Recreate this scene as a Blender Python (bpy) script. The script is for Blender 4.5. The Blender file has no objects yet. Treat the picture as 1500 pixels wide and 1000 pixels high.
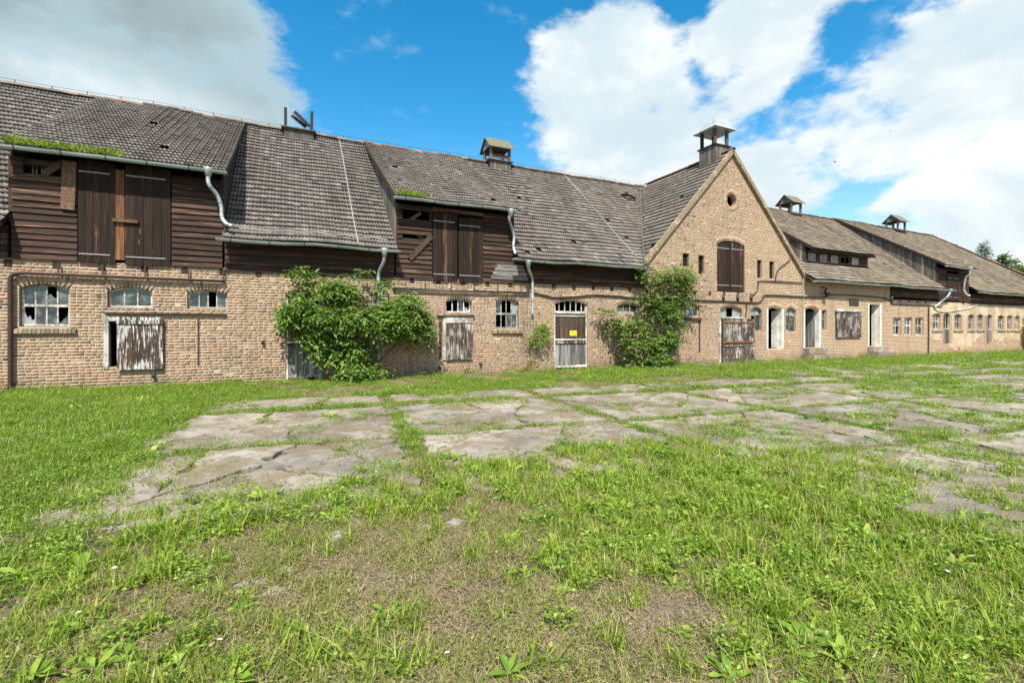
import bpy, math, random
import numpy as np
from mathutils import Vector, Matrix, Euler

random.seed(7)
RNG = np.random.default_rng(7)
scene = bpy.context.scene
COL = scene.collection
R = math.radians

# ------------------------------------------------------------------ camera
FPX, HY, CAMD, CAMH, YAW = 700.0, 483.0, 15.5, 1.5, R(25)
SA, CA = math.sin(YAW), math.cos(YAW)
cam_d = bpy.data.cameras.new('camera')
cam = bpy.data.objects.new('camera', cam_d)
COL.objects.link(cam)
cam.location = (0, -CAMD, CAMH)
cam.rotation_euler = (R(90), 0, -YAW)
cam_d.sensor_width = 36
cam_d.lens = 36 * FPX / 1500
cam_d.shift_y = -(500 - HY) / 1500
cam_d.clip_start = 0.05
cam_d.clip_end = 3000
scene.camera = cam

# ------------------------------------------------------------------ light and exposure
SUN_EL, SUN_AZ = R(53), R(-155)          # azimuth measured from +Y towards +X
sun_vec = Vector((math.sin(SUN_AZ) * math.cos(SUN_EL), math.cos(SUN_AZ) * math.cos(SUN_EL), math.sin(SUN_EL)))
sl = bpy.data.lights.new('sun', 'SUN')
sl.energy = 5.0
sl.angle = R(0.53)
sl.color = (1.0, 0.93, 0.82)
so = bpy.data.objects.new('sun', sl)
COL.objects.link(so)
so.location = (-20, -40, 60)
so.rotation_euler = (-sun_vec).to_track_quat('-Z', 'Y').to_euler()
scene.view_settings.view_transform = 'Standard'
scene.view_settings.look = 'None'
scene.view_settings.gamma = 1.0
scene.view_settings.exposure = 0.76
scene.view_settings.use_curve_mapping = False


# ------------------------------------------------------------------ node helper
class NT:
    def __init__(self, tree):
        self.t = tree
        tree.nodes.clear()

    def n(self, typ, ins=None, **kw):
        nd = self.t.nodes.new(typ)
        for k, v in kw.items():
            setattr(nd, k, v)
        if ins:
            for k, v in ins.items():
                s = nd.inputs[k]
                if isinstance(v, bpy.types.NodeSocket):
                    self.t.links.new(v, s)
                elif v is not None:
                    if s.type == 'RGBA' and len(v) == 3:
                        v = (*v, 1)
                    s.default_value = v
        return nd

    def m(self, op, a, b=None, c=None, clamp=False):
        nd = self.n('ShaderNodeMath', operation=op, use_clamp=clamp)
        for i, v in enumerate((a, b, c)):
            if v is None:
                continue
            if isinstance(v, bpy.types.NodeSocket):
                self.t.links.new(v, nd.inputs[i])
            else:
                nd.inputs[i].default_value = v
        return nd.outputs[0]

    def noise(self, vec, scale, detail=4, rough=0.55, out='Fac', dist=0.0):
        nd = self.n('ShaderNodeTexNoise', {'Vector': vec, 'Scale': scale, 'Detail': detail, 'Roughness': rough, 'Distortion': dist})
        return nd.outputs[out]

    def step(self, v, lo, hi, a=0.0, b=1.0):
        nd = self.n('ShaderNodeMapRange', {'Value': v, 'From Min': lo, 'From Max': hi, 'To Min': a, 'To Max': b}, interpolation_type='SMOOTHSTEP')
        return nd.outputs[0]

    def mix(self, f, a, b, mode='MIX'):
        nd = self.n('ShaderNodeMix', data_type='RGBA', blend_type=mode)
        for i, v in ((0, f), (6, a), (7, b)):
            if isinstance(v, bpy.types.NodeSocket):
                self.t.links.new(v, nd.inputs[i])
            else:
                nd.inputs[i].default_value = v if i == 0 else ((*v, 1) if len(v) == 3 else v)
        return nd.outputs[2]

    def ramp(self, f, stops, interp='LINEAR'):
        nd = self.n('ShaderNodeValToRGB', {'Fac': f})
        cr = nd.color_ramp
        cr.interpolation = interp
        while len(cr.elements) < len(stops):
            cr.elements.new(0.5)
        for e, (p, c) in zip(cr.elements, stops):
            e.position = p
            e.color = (*c, 1)
        return nd.outputs[0]

    def scale(self, vec, s):
        return self.n('ShaderNodeVectorMath', {0: vec, 1: s}, operation='MULTIPLY').outputs[0]


# ------------------------------------------------------------------ world: Nishita sky with cumulus clouds
world = bpy.data.worlds.new('World')
scene.world = world
world.use_nodes = True
w = NT(world.node_tree)
sky = w.n('ShaderNodeTexSky', sky_type='NISHITA', sun_disc=False, sun_elevation=SUN_EL, sun_rotation=SUN_AZ,
          air_density=1.0, dust_density=0.6, ozone_density=2.2)
hsv = w.n('ShaderNodeHueSaturation', {'Saturation': 1.42, 'Value': 1.30, 'Hue': 0.484, 'Color': sky.outputs[0]})
gen = w.n('ShaderNodeTexCoord').outputs['Generated']
sep = w.n('ShaderNodeSeparateXYZ', {0: gen})
az = w.m('ARCTAN2', sep.outputs[0], sep.outputs[1])
el = w.m('ARCSINE', sep.outputs[2])
dv = w.n('ShaderNodeVectorMath', {0: gen, 1: (1.0, 1.0, 1.7)}, operation='MULTIPLY').outputs[0]
n_big = w.noise(dv, 3.2, 9, 0.58, dist=0.25)
n_fine = w.noise(dv, 9.0, 8, 0.62)
n_shade = w.noise(w.n('ShaderNodeVectorMath', {0: dv, 1: (0.3, 0.1, -0.12)}, operation='ADD').outputs[0], 4.2, 6, 0.5)
n_low = w.noise(dv, 1.3, 2, 0.5)


def px_dir(px, py):
    u = (px - 750) / FPX
    return YAW + math.atan(u), math.atan((HY - py) / FPX / math.sqrt(1 + u * u))


def blob(px, py, rx, ry, tilt=0.0):
    a0, e0 = px_dir(px, py)
    ra = abs(px_dir(px + rx, py)[0] - px_dir(px - rx, py)[0]) / 2
    re = abs(px_dir(px, py + ry)[1] - px_dir(px, py - ry)[1]) / 2
    da = w.m('SUBTRACT', az, a0)
    de = w.m('SUBTRACT', el, e0)
    ct, st = math.cos(tilt), math.sin(tilt)
    x = w.m('DIVIDE', w.m('ADD', w.m('MULTIPLY', da, ct), w.m('MULTIPLY', de, st)), ra)
    y = w.m('DIVIDE', w.m('SUBTRACT', w.m('MULTIPLY', de, ct), w.m('MULTIPLY', da, st)), re)
    d = w.m('SQRT', w.m('ADD', w.m('MULTIPLY', x, x), w.m('MULTIPLY', y, y)))
    return w.m('SUBTRACT', 1.0, d)


clouds = [(110, 20, 440, 260), (905, 150, 130, 115), (960, 245, 140, 100), (1110, 60, 110, 110), (1180, -20, 160, 60),
          (1290, 190, 230, 110), (1460, 110, 220, 130), (1130, 260, 150, 75), (1460, 290, 260, 140), (1330, 370, 420, 70)]
field = None
for c in clouds:
    b = blob(*c)
    field = b if field is None else w.m('MAXIMUM', field, b)
# the rest of the dome carries the same broken cumulus
frame_az = w.m('ABSOLUTE', w.m('SUBTRACT', az, YAW))
outside = w.step(w.m('MAXIMUM', w.m('SUBTRACT', frame_az, 0.85), w.m('SUBTRACT', el, 0.66)), 0.0, 0.25)
dome = w.m('MULTIPLY', w.m('SUBTRACT', n_low, 0.47), 4.0)
dome = w.m('SUBTRACT', dome, w.m('MULTIPLY', w.m('SUBTRACT', 1.0, outside), 3.0))
field = w.m('MAXIMUM', field, dome)
field = w.m('MINIMUM', w.m('MAXIMUM', field, -0.9), 0.42)
dens = w.m('ADD', w.m('MULTIPLY', field, 0.62), w.m('ADD', w.m('MULTIPLY', w.m('SUBTRACT', n_big, 0.48), 1.5), w.m('MULTIPLY', w.m('SUBTRACT', n_fine, 0.5), 0.75)))
mask = w.step(dens, -0.06, 0.18)
grey = w.step(blob(140, 30, 480, 300), -0.2, 0.3)
lum = w.step(n_shade, 0.32, 0.62)
thick = w.step(dens, 0.0, 0.5)
n_sh2 = w.noise(dv, 2.4, 8, 0.62, dist=0.4)
lum2 = w.step(w.m('ADD', w.m('MULTIPLY', n_sh2, 0.6), w.m('MULTIPLY', n_shade, 0.4)), 0.40, 0.58)
white_c = w.mix(lum2, (4.0, 4.8, 5.2), (6.2, 6.35, 6.4))
grey_c = w.mix(lum2, (1.6, 2.1, 2.3), (2.35, 3.0, 3.15))
grey_c = w.mix(w.step(blob(90, 140, 330, 75), -0.5, 0.6), grey_c, w.mix(lum2, (3.0, 3.7, 3.9), (4.9, 5.4, 5.5)))
grey_c = w.mix(thick, (2.9, 3.9, 4.4), grey_c)
cloud_c = w.mix(grey, white_c, grey_c)
wisp = w.m('MULTIPLY', w.step(n_fine, 0.56, 0.8), 0.30)
haze_low = w.step(el, 0.0, 0.42, 0.55, 0.0)
skyc = w.mix(wisp, hsv.outputs[0], (5.6, 6.1, 6.4))
skyc = w.mix(haze_low, skyc, (4.5, 5.6, 6.2))
final = w.mix(mask, skyc, cloud_c)
bg = w.n('ShaderNodeBackground', {'Color': final, 'Strength': 0.104})
w.n('ShaderNodeOutputWorld', {'Surface': bg.outputs[0]})


# ------------------------------------------------------------------ pixel rays of the photograph -> points of the place
def P(px, py, Y=0.0):
    u = (px - 750) / FPX
    t = (CAMD + Y) / (CA - u * SA)
    return Vector((t * (SA + u * CA), Y, CAMH + (HY - py) / FPX * t))


def WX(px, Y=0.0):
    return P(px, HY, Y).x


def G(px, py):
    t = CAMH * FPX / (py - HY)
    u = (px - 750) / FPX
    return Vector((t * (SA + u * CA), t * (CA - u * SA) - CAMD, 0))


# ------------------------------------------------------------------ mesh helpers
class MB:
    def __init__(self):
        self.v, self.f = [], []

    def add(self, vs, fs):
        o = len(self.v)
        self.v += [tuple(p) for p in vs]
        self.f += [tuple(i + o for i in f) for f in fs]
        return self

    def hexa(self, p):            # p: 4 bottom, 4 top corners in ring order
        return self.add(p, [(3, 2, 1, 0), (4, 5, 6, 7), (0, 1, 5, 4), (1, 2, 6, 5), (2, 3, 7, 6), (3, 0, 4, 7)])

    def box(self, x0, x1, y0, y1, z0, z1):
        return self.hexa([(x0, y0, z0), (x1, y0, z0), (x1, y1, z0), (x0, y1, z0), (x0, y0, z1), (x1, y0, z1), (x1, y1, z1), (x0, y1, z1)])

    def beam(self, a, b, wd, th, up=(0, -1, 0)):
        a, b = Vector(a), Vector(b)
        d = (b - a).normalized()
        s = d.cross(Vector(up)).normalized()
        n = s.cross(d).normalized()
        s, n = s * wd / 2, n * th / 2
        return self.hexa([a - s - n, a + s - n, a + s + n, a - s + n, b - s - n, b + s - n, b + s + n, b - s + n])

    def prism(self, poly, axis, a, b):     # poly of 2D points, extruded along an axis
        def mk(p, t):
            return {'y': (p[0], t, p[1]), 'x': (t, p[0], p[1]), 'z': (p[0], p[1], t)}[axis]
        n = len(poly)
        vs = [mk(p, a) for p in poly] + [mk(p, b) for p in poly]
        fs = [tuple(range(n)), tuple(range(2 * n - 1, n - 1, -1))]
        fs += [(i, i + n, (i + 1) % n + n, (i + 1) % n) for i in range(n)]
        return self.add(vs, fs)

    def tube(self, pts, r, n=8, r2=None, cap=True):
        pts = [Vector(p) for p in pts]
        m = len(pts)
        if isinstance(r, (list, tuple)):
            rs = list(r)
        else:
            rs = [r + ((r2 if r2 is not None else r) - r) * i / max(1, m - 1) for i in range(m)]
        vs, fs = [], []
        prev = None
        for i, p in enumerate(pts):
            d = (pts[min(i + 1, m - 1)] - pts[max(i - 1, 0)]).normalized()
            ref = Vector((0, 0, 1)) if abs(d.z) < 0.95 else Vector((1, 0, 0))
            if prev is None:
                s = d.cross(ref).normalized()
            else:
                s = (prev - d * prev.dot(d)).normalized()
            prev = s
            t = d.cross(s)
            for k in range(n):
                a = 2 * math.pi * k / n
                vs.append(p + (s * math.cos(a) + t * math.sin(a)) * rs[i])
        for i in range(m - 1):
            for k in range(n):
                fs.append((i * n + k, i * n + (k + 1) % n, (i + 1) * n + (k + 1) % n, (i + 1) * n + k))
        if cap:
            fs.append(tuple(range(n - 1, -1, -1)))
            fs.append(tuple(range((m - 1) * n, m * n)))
        return self.add(vs, fs)

    def mesh(self, name):
        me = bpy.data.meshes.new(name)
        me.from_pydata(self.v, [], self.f)
        me.update()
        return me

    def build(self, name, material, parent=None, smooth=False, kind=None):
        return obj(name, self.mesh(name), material, parent, smooth, kind)


def obj(name, me, material=None, parent=None, smooth=False, kind=None):
    if material is not None and not me.materials:
        me.materials.append(M[material] if isinstance(material, str) else material)
    if smooth:
        me.polygons.foreach_set('use_smooth', [True] * len(me.polygons))
    o = bpy.data.objects.new(name, me)
    COL.objects.link(o)
    if parent is not None:
        o.parent = parent
    if kind:
        o['kind'] = kind
    return o


def empty(name, loc=(0, 0, 0), parent=None):
    o = bpy.data.objects.new(name, None)
    o.empty_display_size = 0.2
    COL.objects.link(o)
    o.location = loc
    if parent is not None:
        o.parent = parent
    return o


def tag(o, label, cat=None, group=None, kind=None):
    o['label'] = label
    if cat:
        o['category'] = cat
    if group:
        o['group'] = group
    if kind:
        o['kind'] = kind
    return o


def np_mesh(name, verts, faces, fsize):
    """verts (n,3), faces (m,fsize) of one polygon size"""
    me = bpy.data.meshes.new(name)
    nv, nf = len(verts), len(faces)
    me.vertices.add(nv)
    me.vertices.foreach_set('co', np.ascontiguousarray(verts, dtype=np.float32).ravel())
    me.loops.add(nf * fsize)
    me.loops.foreach_set('vertex_index', np.ascontiguousarray(faces, dtype=np.int32).ravel())
    me.polygons.add(nf)
    me.polygons.foreach_set('loop_start', np.arange(0, nf * fsize, fsize, dtype=np.int32))
    me.polygons.foreach_set('loop_total', np.full(nf, fsize, dtype=np.int32))
    me.update(calc_edges=True)
    me.validate()
    return me


_perm = RNG.permutation(4096)


def vnoise(x, y, s, seed=0):
    x = np.asarray(x, float) * s + seed * 17.3
    y = np.asarray(y, float) * s + seed * 9.7
    xi, yi = np.floor(x).astype(int), np.floor(y).astype(int)
    fx, fy = x - xi, y - yi
    fx, fy = fx * fx * (3 - 2 * fx), fy * fy * (3 - 2 * fy)

    def h(a, b):
        return _perm[(_perm[a % 4096] + b * 57) % 4096] / 4095.0
    return (h(xi, yi) * (1 - fx) + h(xi + 1, yi) * fx) * (1 - fy) + (h(xi, yi + 1) * (1 - fx) + h(xi + 1, yi + 1) * fx) * fy


def fbm(x, y, s, seed=0):
    return 0.55 * vnoise(x, y, s, seed) + 0.3 * vnoise(x, y, s * 2.3, seed + 1) + 0.15 * vnoise(x, y, s * 5.1, seed + 2)


# ------------------------------------------------------------------ materials
M = {}


def material(name):
    m = bpy.data.materials.new(name)
    m.use_nodes = True
    M[name] = m
    return NT(m.node_tree)


def finish(t, color, rough=0.85, bump=None, bstr=0.3, bdist=0.02, metal=0.0, spec=0.3, alpha=None, normal=None):
    ins = {'Base Color': color, 'Roughness': rough, 'Metallic': metal, 'Specular IOR Level': spec}
    if bump is not None:
        ins['Normal'] = t.n('ShaderNodeBump', {'Height': bump, 'Strength': bstr, 'Distance': bdist}).outputs[0]
    if alpha is not None:
        ins['Alpha'] = alpha
    b = t.n('ShaderNodeBsdfPrincipled', ins)
    t.n('ShaderNodeOutputMaterial', {'Surface': b.outputs[0]})


def pos(t):
    g = t.n('ShaderNodeNewGeometry')
    return g.outputs['Position'], g.outputs['Random Per Island']


def rnd(t):
    g = t.n('ShaderNodeNewGeometry')
    o = t.n('ShaderNodeObjectInfo')
    return g.outputs['Position'], t.m('FRACT', t.m('ADD', g.outputs['Random Per Island'], t.m('MULTIPLY', o.outputs['Random'], 7.31)))


# brick
t = material('brick')
p, r = rnd(t)
sp = t.n('ShaderNodeSeparateXYZ', {0: p})
X_, Z_ = sp.outputs[0], sp.outputs[2]
base = t.ramp(r, [(0.0, (.10, .075, .055)), (0.08, (.17, .125, .088)), (0.2, (.235, .17, .115)), (0.36, (.29, .205, .132)),
                  (0.5, (.235, .18, .13)), (0.64, (.32, .235, .155)), (0.78, (.27, .185, .132)), (0.9, (.33, .24, .175)), (0.95, (.38, .185, .12)), (1.0, (.36, .14, .08))])
n1 = t.noise(p, 0.55, 4)
low = t.m('MULTIPLY', t.step(Z_, 2.0, 0.4), t.step(t.m('ADD', n1, t.step(X_, -6, 0, -0.10, 0.02)), 0.42, 0.62))
red = t.ramp(r, [(0, (.24, .13, .095)), (0.4, (.37, .20, .14)), (0.75, (.40, .25, .185)), (1, (.37, .16, .095))])
c = t.mix(t.m('MULTIPLY', low, 0.75), base, red)
gable = t.step(Z_, 3.2, 4.4)
tan = t.ramp(r, [(0, (.10, .075, .055)), (0.14, (.22, .16, .105)), (0.35, (.31, .225, .14)), (1, (.38, .275, .175))])
c = t.mix(t.m('MULTIPLY', gable, 0.7), c, tan)
pale = t.step(X_, 16, 25)
c = t.mix(t.m('MULTIPLY', pale, 0.55), c, (.55, .41, .26))
smear = t.step(t.m('ADD', t.m('MULTIPLY', t.noise(p, 2.6, 6, 0.7), .55), t.m('MULTIPLY', t.noise(p, .7, 4, 0.6), .45)), 0.44, 0.58)
c = t.mix(t.m('MULTIPLY', smear, 0.72), c, t.mix(t.noise(p, 8, 4), (.34, .25, .175), (.48, .37, .265)))
streak = t.m('MULTIPLY', t.step(t.noise(t.scale(p, (2.4, 1, .22)), 1.0, 5, .65), .52, .68), .35)
c = t.mix(streak, c, (.17, .135, .10))
damp = t.m('MULTIPLY', t.step(t.m('ADD', Z_, t.m('MULTIPLY', t.noise(p, 1.1, 5), .8)), 0.85, 0.35), t.step(t.noise(p, 0.35, 4), 0.30, 0.60, 0.35, 1.0))
c = t.mix(t.m('MULTIPLY', damp, 0.75), c, (.12, .11, .06))
dn = t.n('ShaderNodeVectorMath', {0: p, 1: (7.75, 0, 1.0)}, operation='SUBTRACT').outputs[0]
dl = t.n('ShaderNodeVectorMath', {0: t.scale(dn, (1.3, 0, 0.7))}, operation='LENGTH').outputs['Value']
leak = t.m('MULTIPLY', t.step(t.m('ADD', dl, t.noise(p, 1.5, 4)), 1.55, 0.75), 0.6)
c = t.mix(leak, c, (.15, .13, .08))
fine = t.noise(p, 42, 4, 0.7)
c = t.mix(0.8, c, t.mix(fine, (.42, .38, .35), (1.5, 1.42, 1.34)), 'MULTIPLY')
finish(t, c, 0.92, fine, 0.55, 0.012)

t = material('sill_brick')
p, r = rnd(t)
c = t.ramp(r, [(0, (.12, .10, .075)), (.6, (.22, .175, .12)), (1, (.33, .25, .17))])
c = t.mix(t.m('MULTIPLY', t.step(t.noise(p, 5, 5), .45, .65), .6), c, (.11, .11, .06))
finish(t, c, .93, t.noise(p, 40, 4), .4, .01)

t = material('mortar')
p, r = pos(t)
Z_ = t.n('ShaderNodeSeparateXYZ', {0: p}).outputs[2]
nn = t.noise(p, 1.2, 5)
smear = t.step(t.m('ADD', t.m('MULTIPLY', t.noise(p, 2.6, 6, 0.7), .55), t.m('MULTIPLY', t.noise(p, .7, 4, 0.6), .45)), 0.44, 0.58)
c = t.mix(nn, (.33, .275, .21), (.50, .425, .33))
c = t.mix(t.m('MULTIPLY', smear, 0.8), c, t.mix(t.noise(p, 8, 4), (.33, .25, .18), (.46, .36, .26)))
streak = t.m('MULTIPLY', t.step(t.noise(t.scale(p, (2.4, 1, .22)), 1.0, 5, .65), .52, .68), .4)
c = t.mix(streak, c, (.17, .135, .10))
damp = t.m('MULTIPLY', t.step(Z_, 0.6, 0.0), t.step(t.noise(p, 0.8, 4), 0.45, 0.6))
c = t.mix(t.m('MULTIPLY', damp, 0.7), c, (.12, .12, .07))
finish(t, c, 0.95, t.noise(p, 60, 4), 0.5, 0.01)

t = material('plaster')
p, r = pos(t)
Z_ = t.n('ShaderNodeSeparateXYZ', {0: p}).outputs[2]
c = t.mix(t.step(t.noise(p, 0.9, 6, 0.65), .35, .65), (.33, .25, .17), (.53, .43, .31))
c = t.mix(t.step(t.noise(t.scale(p, (1, 1, .3)), 2.5, 5), .55, .75), c, (.33, .265, .19))
c = t.mix(t.m('MULTIPLY', t.step(Z_, 1.1, 0.1), t.step(t.noise(p, 1.6, 5), .4, .6)), c, (.45, .28, .17))
finish(t, c, 0.93, t.noise(p, 12, 6), 0.35, 0.02)

t = material('white_plaster')
p, r = pos(t)
c = t.mix(t.step(t.noise(p, 2.2, 6, .65), .35, .7), (.74, .74, .69), (.52, .50, .43))
finish(t, c, 0.9, t.noise(p, 20, 5), 0.3, 0.01)


def wood(name, c_dark, c_mid, c_light, axis, hi=0.62, spec=0.25, paint=None, plo=.5, phi=.6):
    t = material(name)
    g = t.n('ShaderNodeNewGeometry')
    oi = t.n('ShaderNodeObjectInfo')
    rr = oi.outputs['Random']
    off = t.n('ShaderNodeCombineXYZ', {0: t.m('MULTIPLY', rr, 31), 1: t.m('MULTIPLY', rr, 17), 2: t.m('MULTIPLY', rr, 23)}).outputs[0]
    p = t.n('ShaderNodeVectorMath', {0: g.outputs['Position'], 1: off}, operation='ADD').outputs[0]
    sc = {'x': (1.2, 40, 40), 'z': (40, 40, 1.2), 'd': (12, 12, 12)}[axis]
    q = t.scale(p, sc)
    gr = t.noise(q, 1.0, 6, 0.65, dist=0.6)
    big = t.noise(t.scale(p, tuple(s * .12 for s in sc)), 1.0, 4)
    c = t.mix(t.step(gr, .3, .7), c_dark, c_mid)
    c = t.mix(t.m('MULTIPLY', t.step(t.m('ADD', t.m('MULTIPLY', gr, .45), t.m('MULTIPLY', big, .55)), hi - .04, hi + .08), 0.85), c, c_light)
    c = t.mix(0.6, c, t.mix(rr, (.45, .45, .47), (1.65, 1.56, 1.48)), 'MULTIPLY')
    knot = t.step(t.n('ShaderNodeTexVoronoi', {'Vector': t.scale(p, tuple(min(s, 7) for s in sc)), 'Scale': 0.8}).outputs['Distance'], .10, .05)
    c = t.mix(t.m('MULTIPLY', knot, .5), c, c_light)
    if paint:
        pn = t.m('ADD', t.m('MULTIPLY', t.noise(t.scale(p, tuple(s * (.6 if s > 5 else 1.6) for s in sc)), 1.0, 7, .75), .72), t.m('MULTIPLY', t.noise(g.outputs['Position'], 2.1, 3), .28))
        c = t.mix(t.step(pn, plo, phi), c, paint)
    finish(t, c, 0.8, gr, 0.6, 0.012, spec=spec)


wood('siding_wood', (.014, .009, .007), (.062, .034, .025), (.24, .15, .095), 'x', .57)
wood('siding_grey', (.05, .047, .045), (.13, .125, .12), (.34, .36, .37), 'x', .52)
wood('loft_door_wood', (.007, .005, .004), (.032, .017, .012), (.27, .14, .065), 'z', .60)
wood('orange_wood', (.07, .03, .015), (.18, .085, .04), (.36, .2, .09), 'z', .55)
wood('plank_wood', (.05, .032, .022), (.13, .08, .05), (.22, .15, .09), 'd', .6)
wood('brown_door_wood', (.022, .016, .013), (.085, .058, .044), (.21, .155, .115), 'z', .57)
wood('grey_wood', (.05, .043, .037), (.16, .14, .12), (.32, .295, .26), 'z', .55)
wood('peeling_wood', (.03, .02, .014), (.085, .055, .038), (.16, .11, .08), 'z', .6, paint=(.50, .50, .49), plo=.505, phi=.555)
wood('worn_door_wood', (.03, .022, .017), (.095, .068, .050), (.24, .19, .14), 'z', .6, paint=(.46, .45, .43), plo=.51, phi=.58)
wood('silver_door_wood', (.055, .052, .048), (.17, .168, .16), (.38, .39, .385), 'z', .52)
wood('frame_wood', (.18, .17, .15), (.38, .37, .34), (.62, .62, .58), 'd', .5)
wood('dark_beam', (.018, .014, .012), (.05, .038, .03), (.09, .07, .05), 'd', .65)
wood('tan_wood', (.17, .13, .085), (.34, .27, .18), (.48, .41, .29), 'd', .55)

t = material('tile')
p, r = rnd(t)
X_ = t.n('ShaderNodeSeparateXYZ', {0: p}).outputs[0]
c = t.ramp(r, [(0, (.08, .072, .065)), (.04, (.145, .132, .12)), (.5, (.18, .165, .151)), (.92, (.215, .198, .181)), (1, (.28, .26, .24))])
c = t.mix(t.m('MULTIPLY', t.step(X_, 8, 34), 0.75), c, t.ramp(r, [(0, (.15, .12, .085)), (1, (.33, .27, .19))]))
big = t.noise(p, 0.5, 5)
c = t.mix(t.m('MULTIPLY', t.step(big, .45, .7), .4), c, (.14, .12, .10))
lich = t.step(t.noise(p, 9, 5, .7), .60, .70)
c = t.mix(t.m('MULTIPLY', lich, .3), c, (.34, .33, .30))
moss = t.m('MULTIPLY', t.step(t.noise(p, 1.1, 5, .65), .60, .74), .5)
c = t.mix(moss, c, (.10, .095, .045))
ft = t.noise(p, 50, 4, .7)
c = t.mix(.4, c, t.mix(ft, (.5, .5, .5), (1.5, 1.5, 1.5)), 'MULTIPLY')
run = t.m('MULTIPLY', t.step(t.noise(t.scale(p, (1.6, .18, .18)), 1.0, 5, .6), .5, .66), .4)
c = t.mix(run, c, (.085, .075, .065))
finish(t, c, 0.88, ft, 0.4, 0.012)

t = material('moss_roof')
p, r = pos(t)
c = t.mix(t.noise(p, 6, 5, .65), (.07, .075, .04), (.20, .185, .14))
finish(t, c, .92, t.noise(p, 30, 4), .5, .015)

t = material('ridge_tile')
p, r = rnd(t)
c = t.ramp(r, [(0, (.07, .058, .05)), (.5, (.13, .10, .082)), (.85, (.19, .14, .105)), (1, (.32, .17, .10))])
c = t.mix(t.m('MULTIPLY', t.step(t.noise(p, 4, 5), .55, .7), .6), c, (.13, .12, .05))
finish(t, c, 0.9, t.noise(p, 30, 4), .4, .012)

t = material('zinc')
p, r = pos(t)
nn = t.noise(t.scale(p, (.6, 3, 3)), 1.6, 5, .6)
c = t.mix(t.step(nn, .3, .7), (.26, .32, .325), (.50, .565, .565))
c = t.mix(t.step(t.noise(p, 5, 5, .7), .62, .72), c, (.26, .27, .24))
finish(t, c, 0.5, nn, .1, .01, metal=.35, spec=.5)

t = material('rust')
p, r = pos(t)
finish(t, t.mix(t.noise(p, 9, 6, .7), (.026, .019, .017), (.075, .042, .031)), .85, t.noise(p, 40, 3), .4, .008)
t = material('black_iron')
p, r = pos(t)
finish(t, t.mix(t.noise(p, 14, 5), (.018, .016, .016), (.055, .05, .048)), .6, spec=.4)
t = material('strap_iron')
p, r = pos(t)
finish(t, t.mix(t.noise(p, 14, 5), (.13, .14, .15), (.27, .28, .29)), .55, metal=.3, spec=.5)
t = material('wire')
finish(t, (.42, .42, .40), .55, metal=.4)

t = material('glass')
p, r = rnd(t)
dirt = t.noise(p, 3.5, 6, .65)
c = t.mix(t.step(dirt, .4, .75), (.020, .030, .034), (.16, .19, .19))
finish(t, c, t.step(dirt, .3, .8, .05, .35), spec=.9, alpha=t.step(dirt, .35, .7, .72, .92), bump=t.noise(p, 1.2, 2), bstr=.25, bdist=.05)
t = material('dusty_glass')
p, r = rnd(t)
finish(t, t.mix(t.noise(p, 4, 6), (.16, .20, .205), (.40, .44, .44)), .45, spec=.6, alpha=.9)

t = material('dark_interior')
finish(t, (.035, .03, .026), .95)

t = material('concrete')
g = t.n('ShaderNodeNewGeometry')
rr = t.n('ShaderNodeObjectInfo').outputs['Random']
p = g.outputs['Position']
c = t.mix(t.step(t.noise(p, .9, 7, .65), .3, .7), (.15, .132, .11), (.35, .315, .265))
c = t.mix(t.step(t.noise(p, 7, 6, .7), .5, .68), c, (.12, .105, .09))
c = t.mix(t.m('MULTIPLY', t.step(t.noise(p, 34, 5, .7), .58, .72), .65), c, (.43, .40, .36))
dirt = t.step(t.noise(p, 1.5, 8, .7, dist=.4), .49, .56)
c = t.mix(t.m('MULTIPLY', dirt, .85), c, t.mix(t.noise(p, 25, 4), (.11, .085, .055), (.26, .21, .14)))
c = t.mix(t.m('MULTIPLY', t.step(t.noise(p, 2.6, 6, .65), .58, .66), .6), c, (.075, .085, .03))
c = t.mix(.5, c, t.mix(rr, (.75, .74, .73), (1.22, 1.2, 1.18)), 'MULTIPLY')
finish(t, c, .93, t.m('ADD', t.noise(p, 4, 5), t.m('MULTIPLY', t.noise(p, 60, 5, .7), .6)), .7, .02)

t = material('soil')
p, r = pos(t)
c = t.mix(t.noise(p, 1.2, 7, .62), (.14, .107, .073), (.33, .27, .19))
c = t.mix(t.step(t.noise(p, 22, 6, .75), .45, .7), c, (.40, .335, .235))
c = t.mix(t.m('MULTIPLY', t.step(t.noise(p, .6, 5), .45, .65), .55), c, (.085, .10, .035))
c = t.mix(t.step(t.noise(p, 70, 4, .7), .6, .7), c, (.06, .045, .03))
finish(t, c, .97, t.m('ADD', t.noise(p, 9, 6, .7), t.noise(p, 45, 5, .75)), .9, .05)

t = material('stone')
p, r = rnd(t)
finish(t, t.mix(t.noise(p, 12, 6), (.16, .145, .135), (.33, .31, .29)), .9, t.noise(p, 40, 4), .4, .01)

t = material('bark')
p, r = pos(t)
finish(t, t.mix(t.noise(t.scale(p, (14, 14, 3)), 1, 5), (.06, .048, .036), (.2, .165, .125)), .95, t.noise(t.scale(p, (30, 30, 6)), 1, 4), .6, .02)


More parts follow.
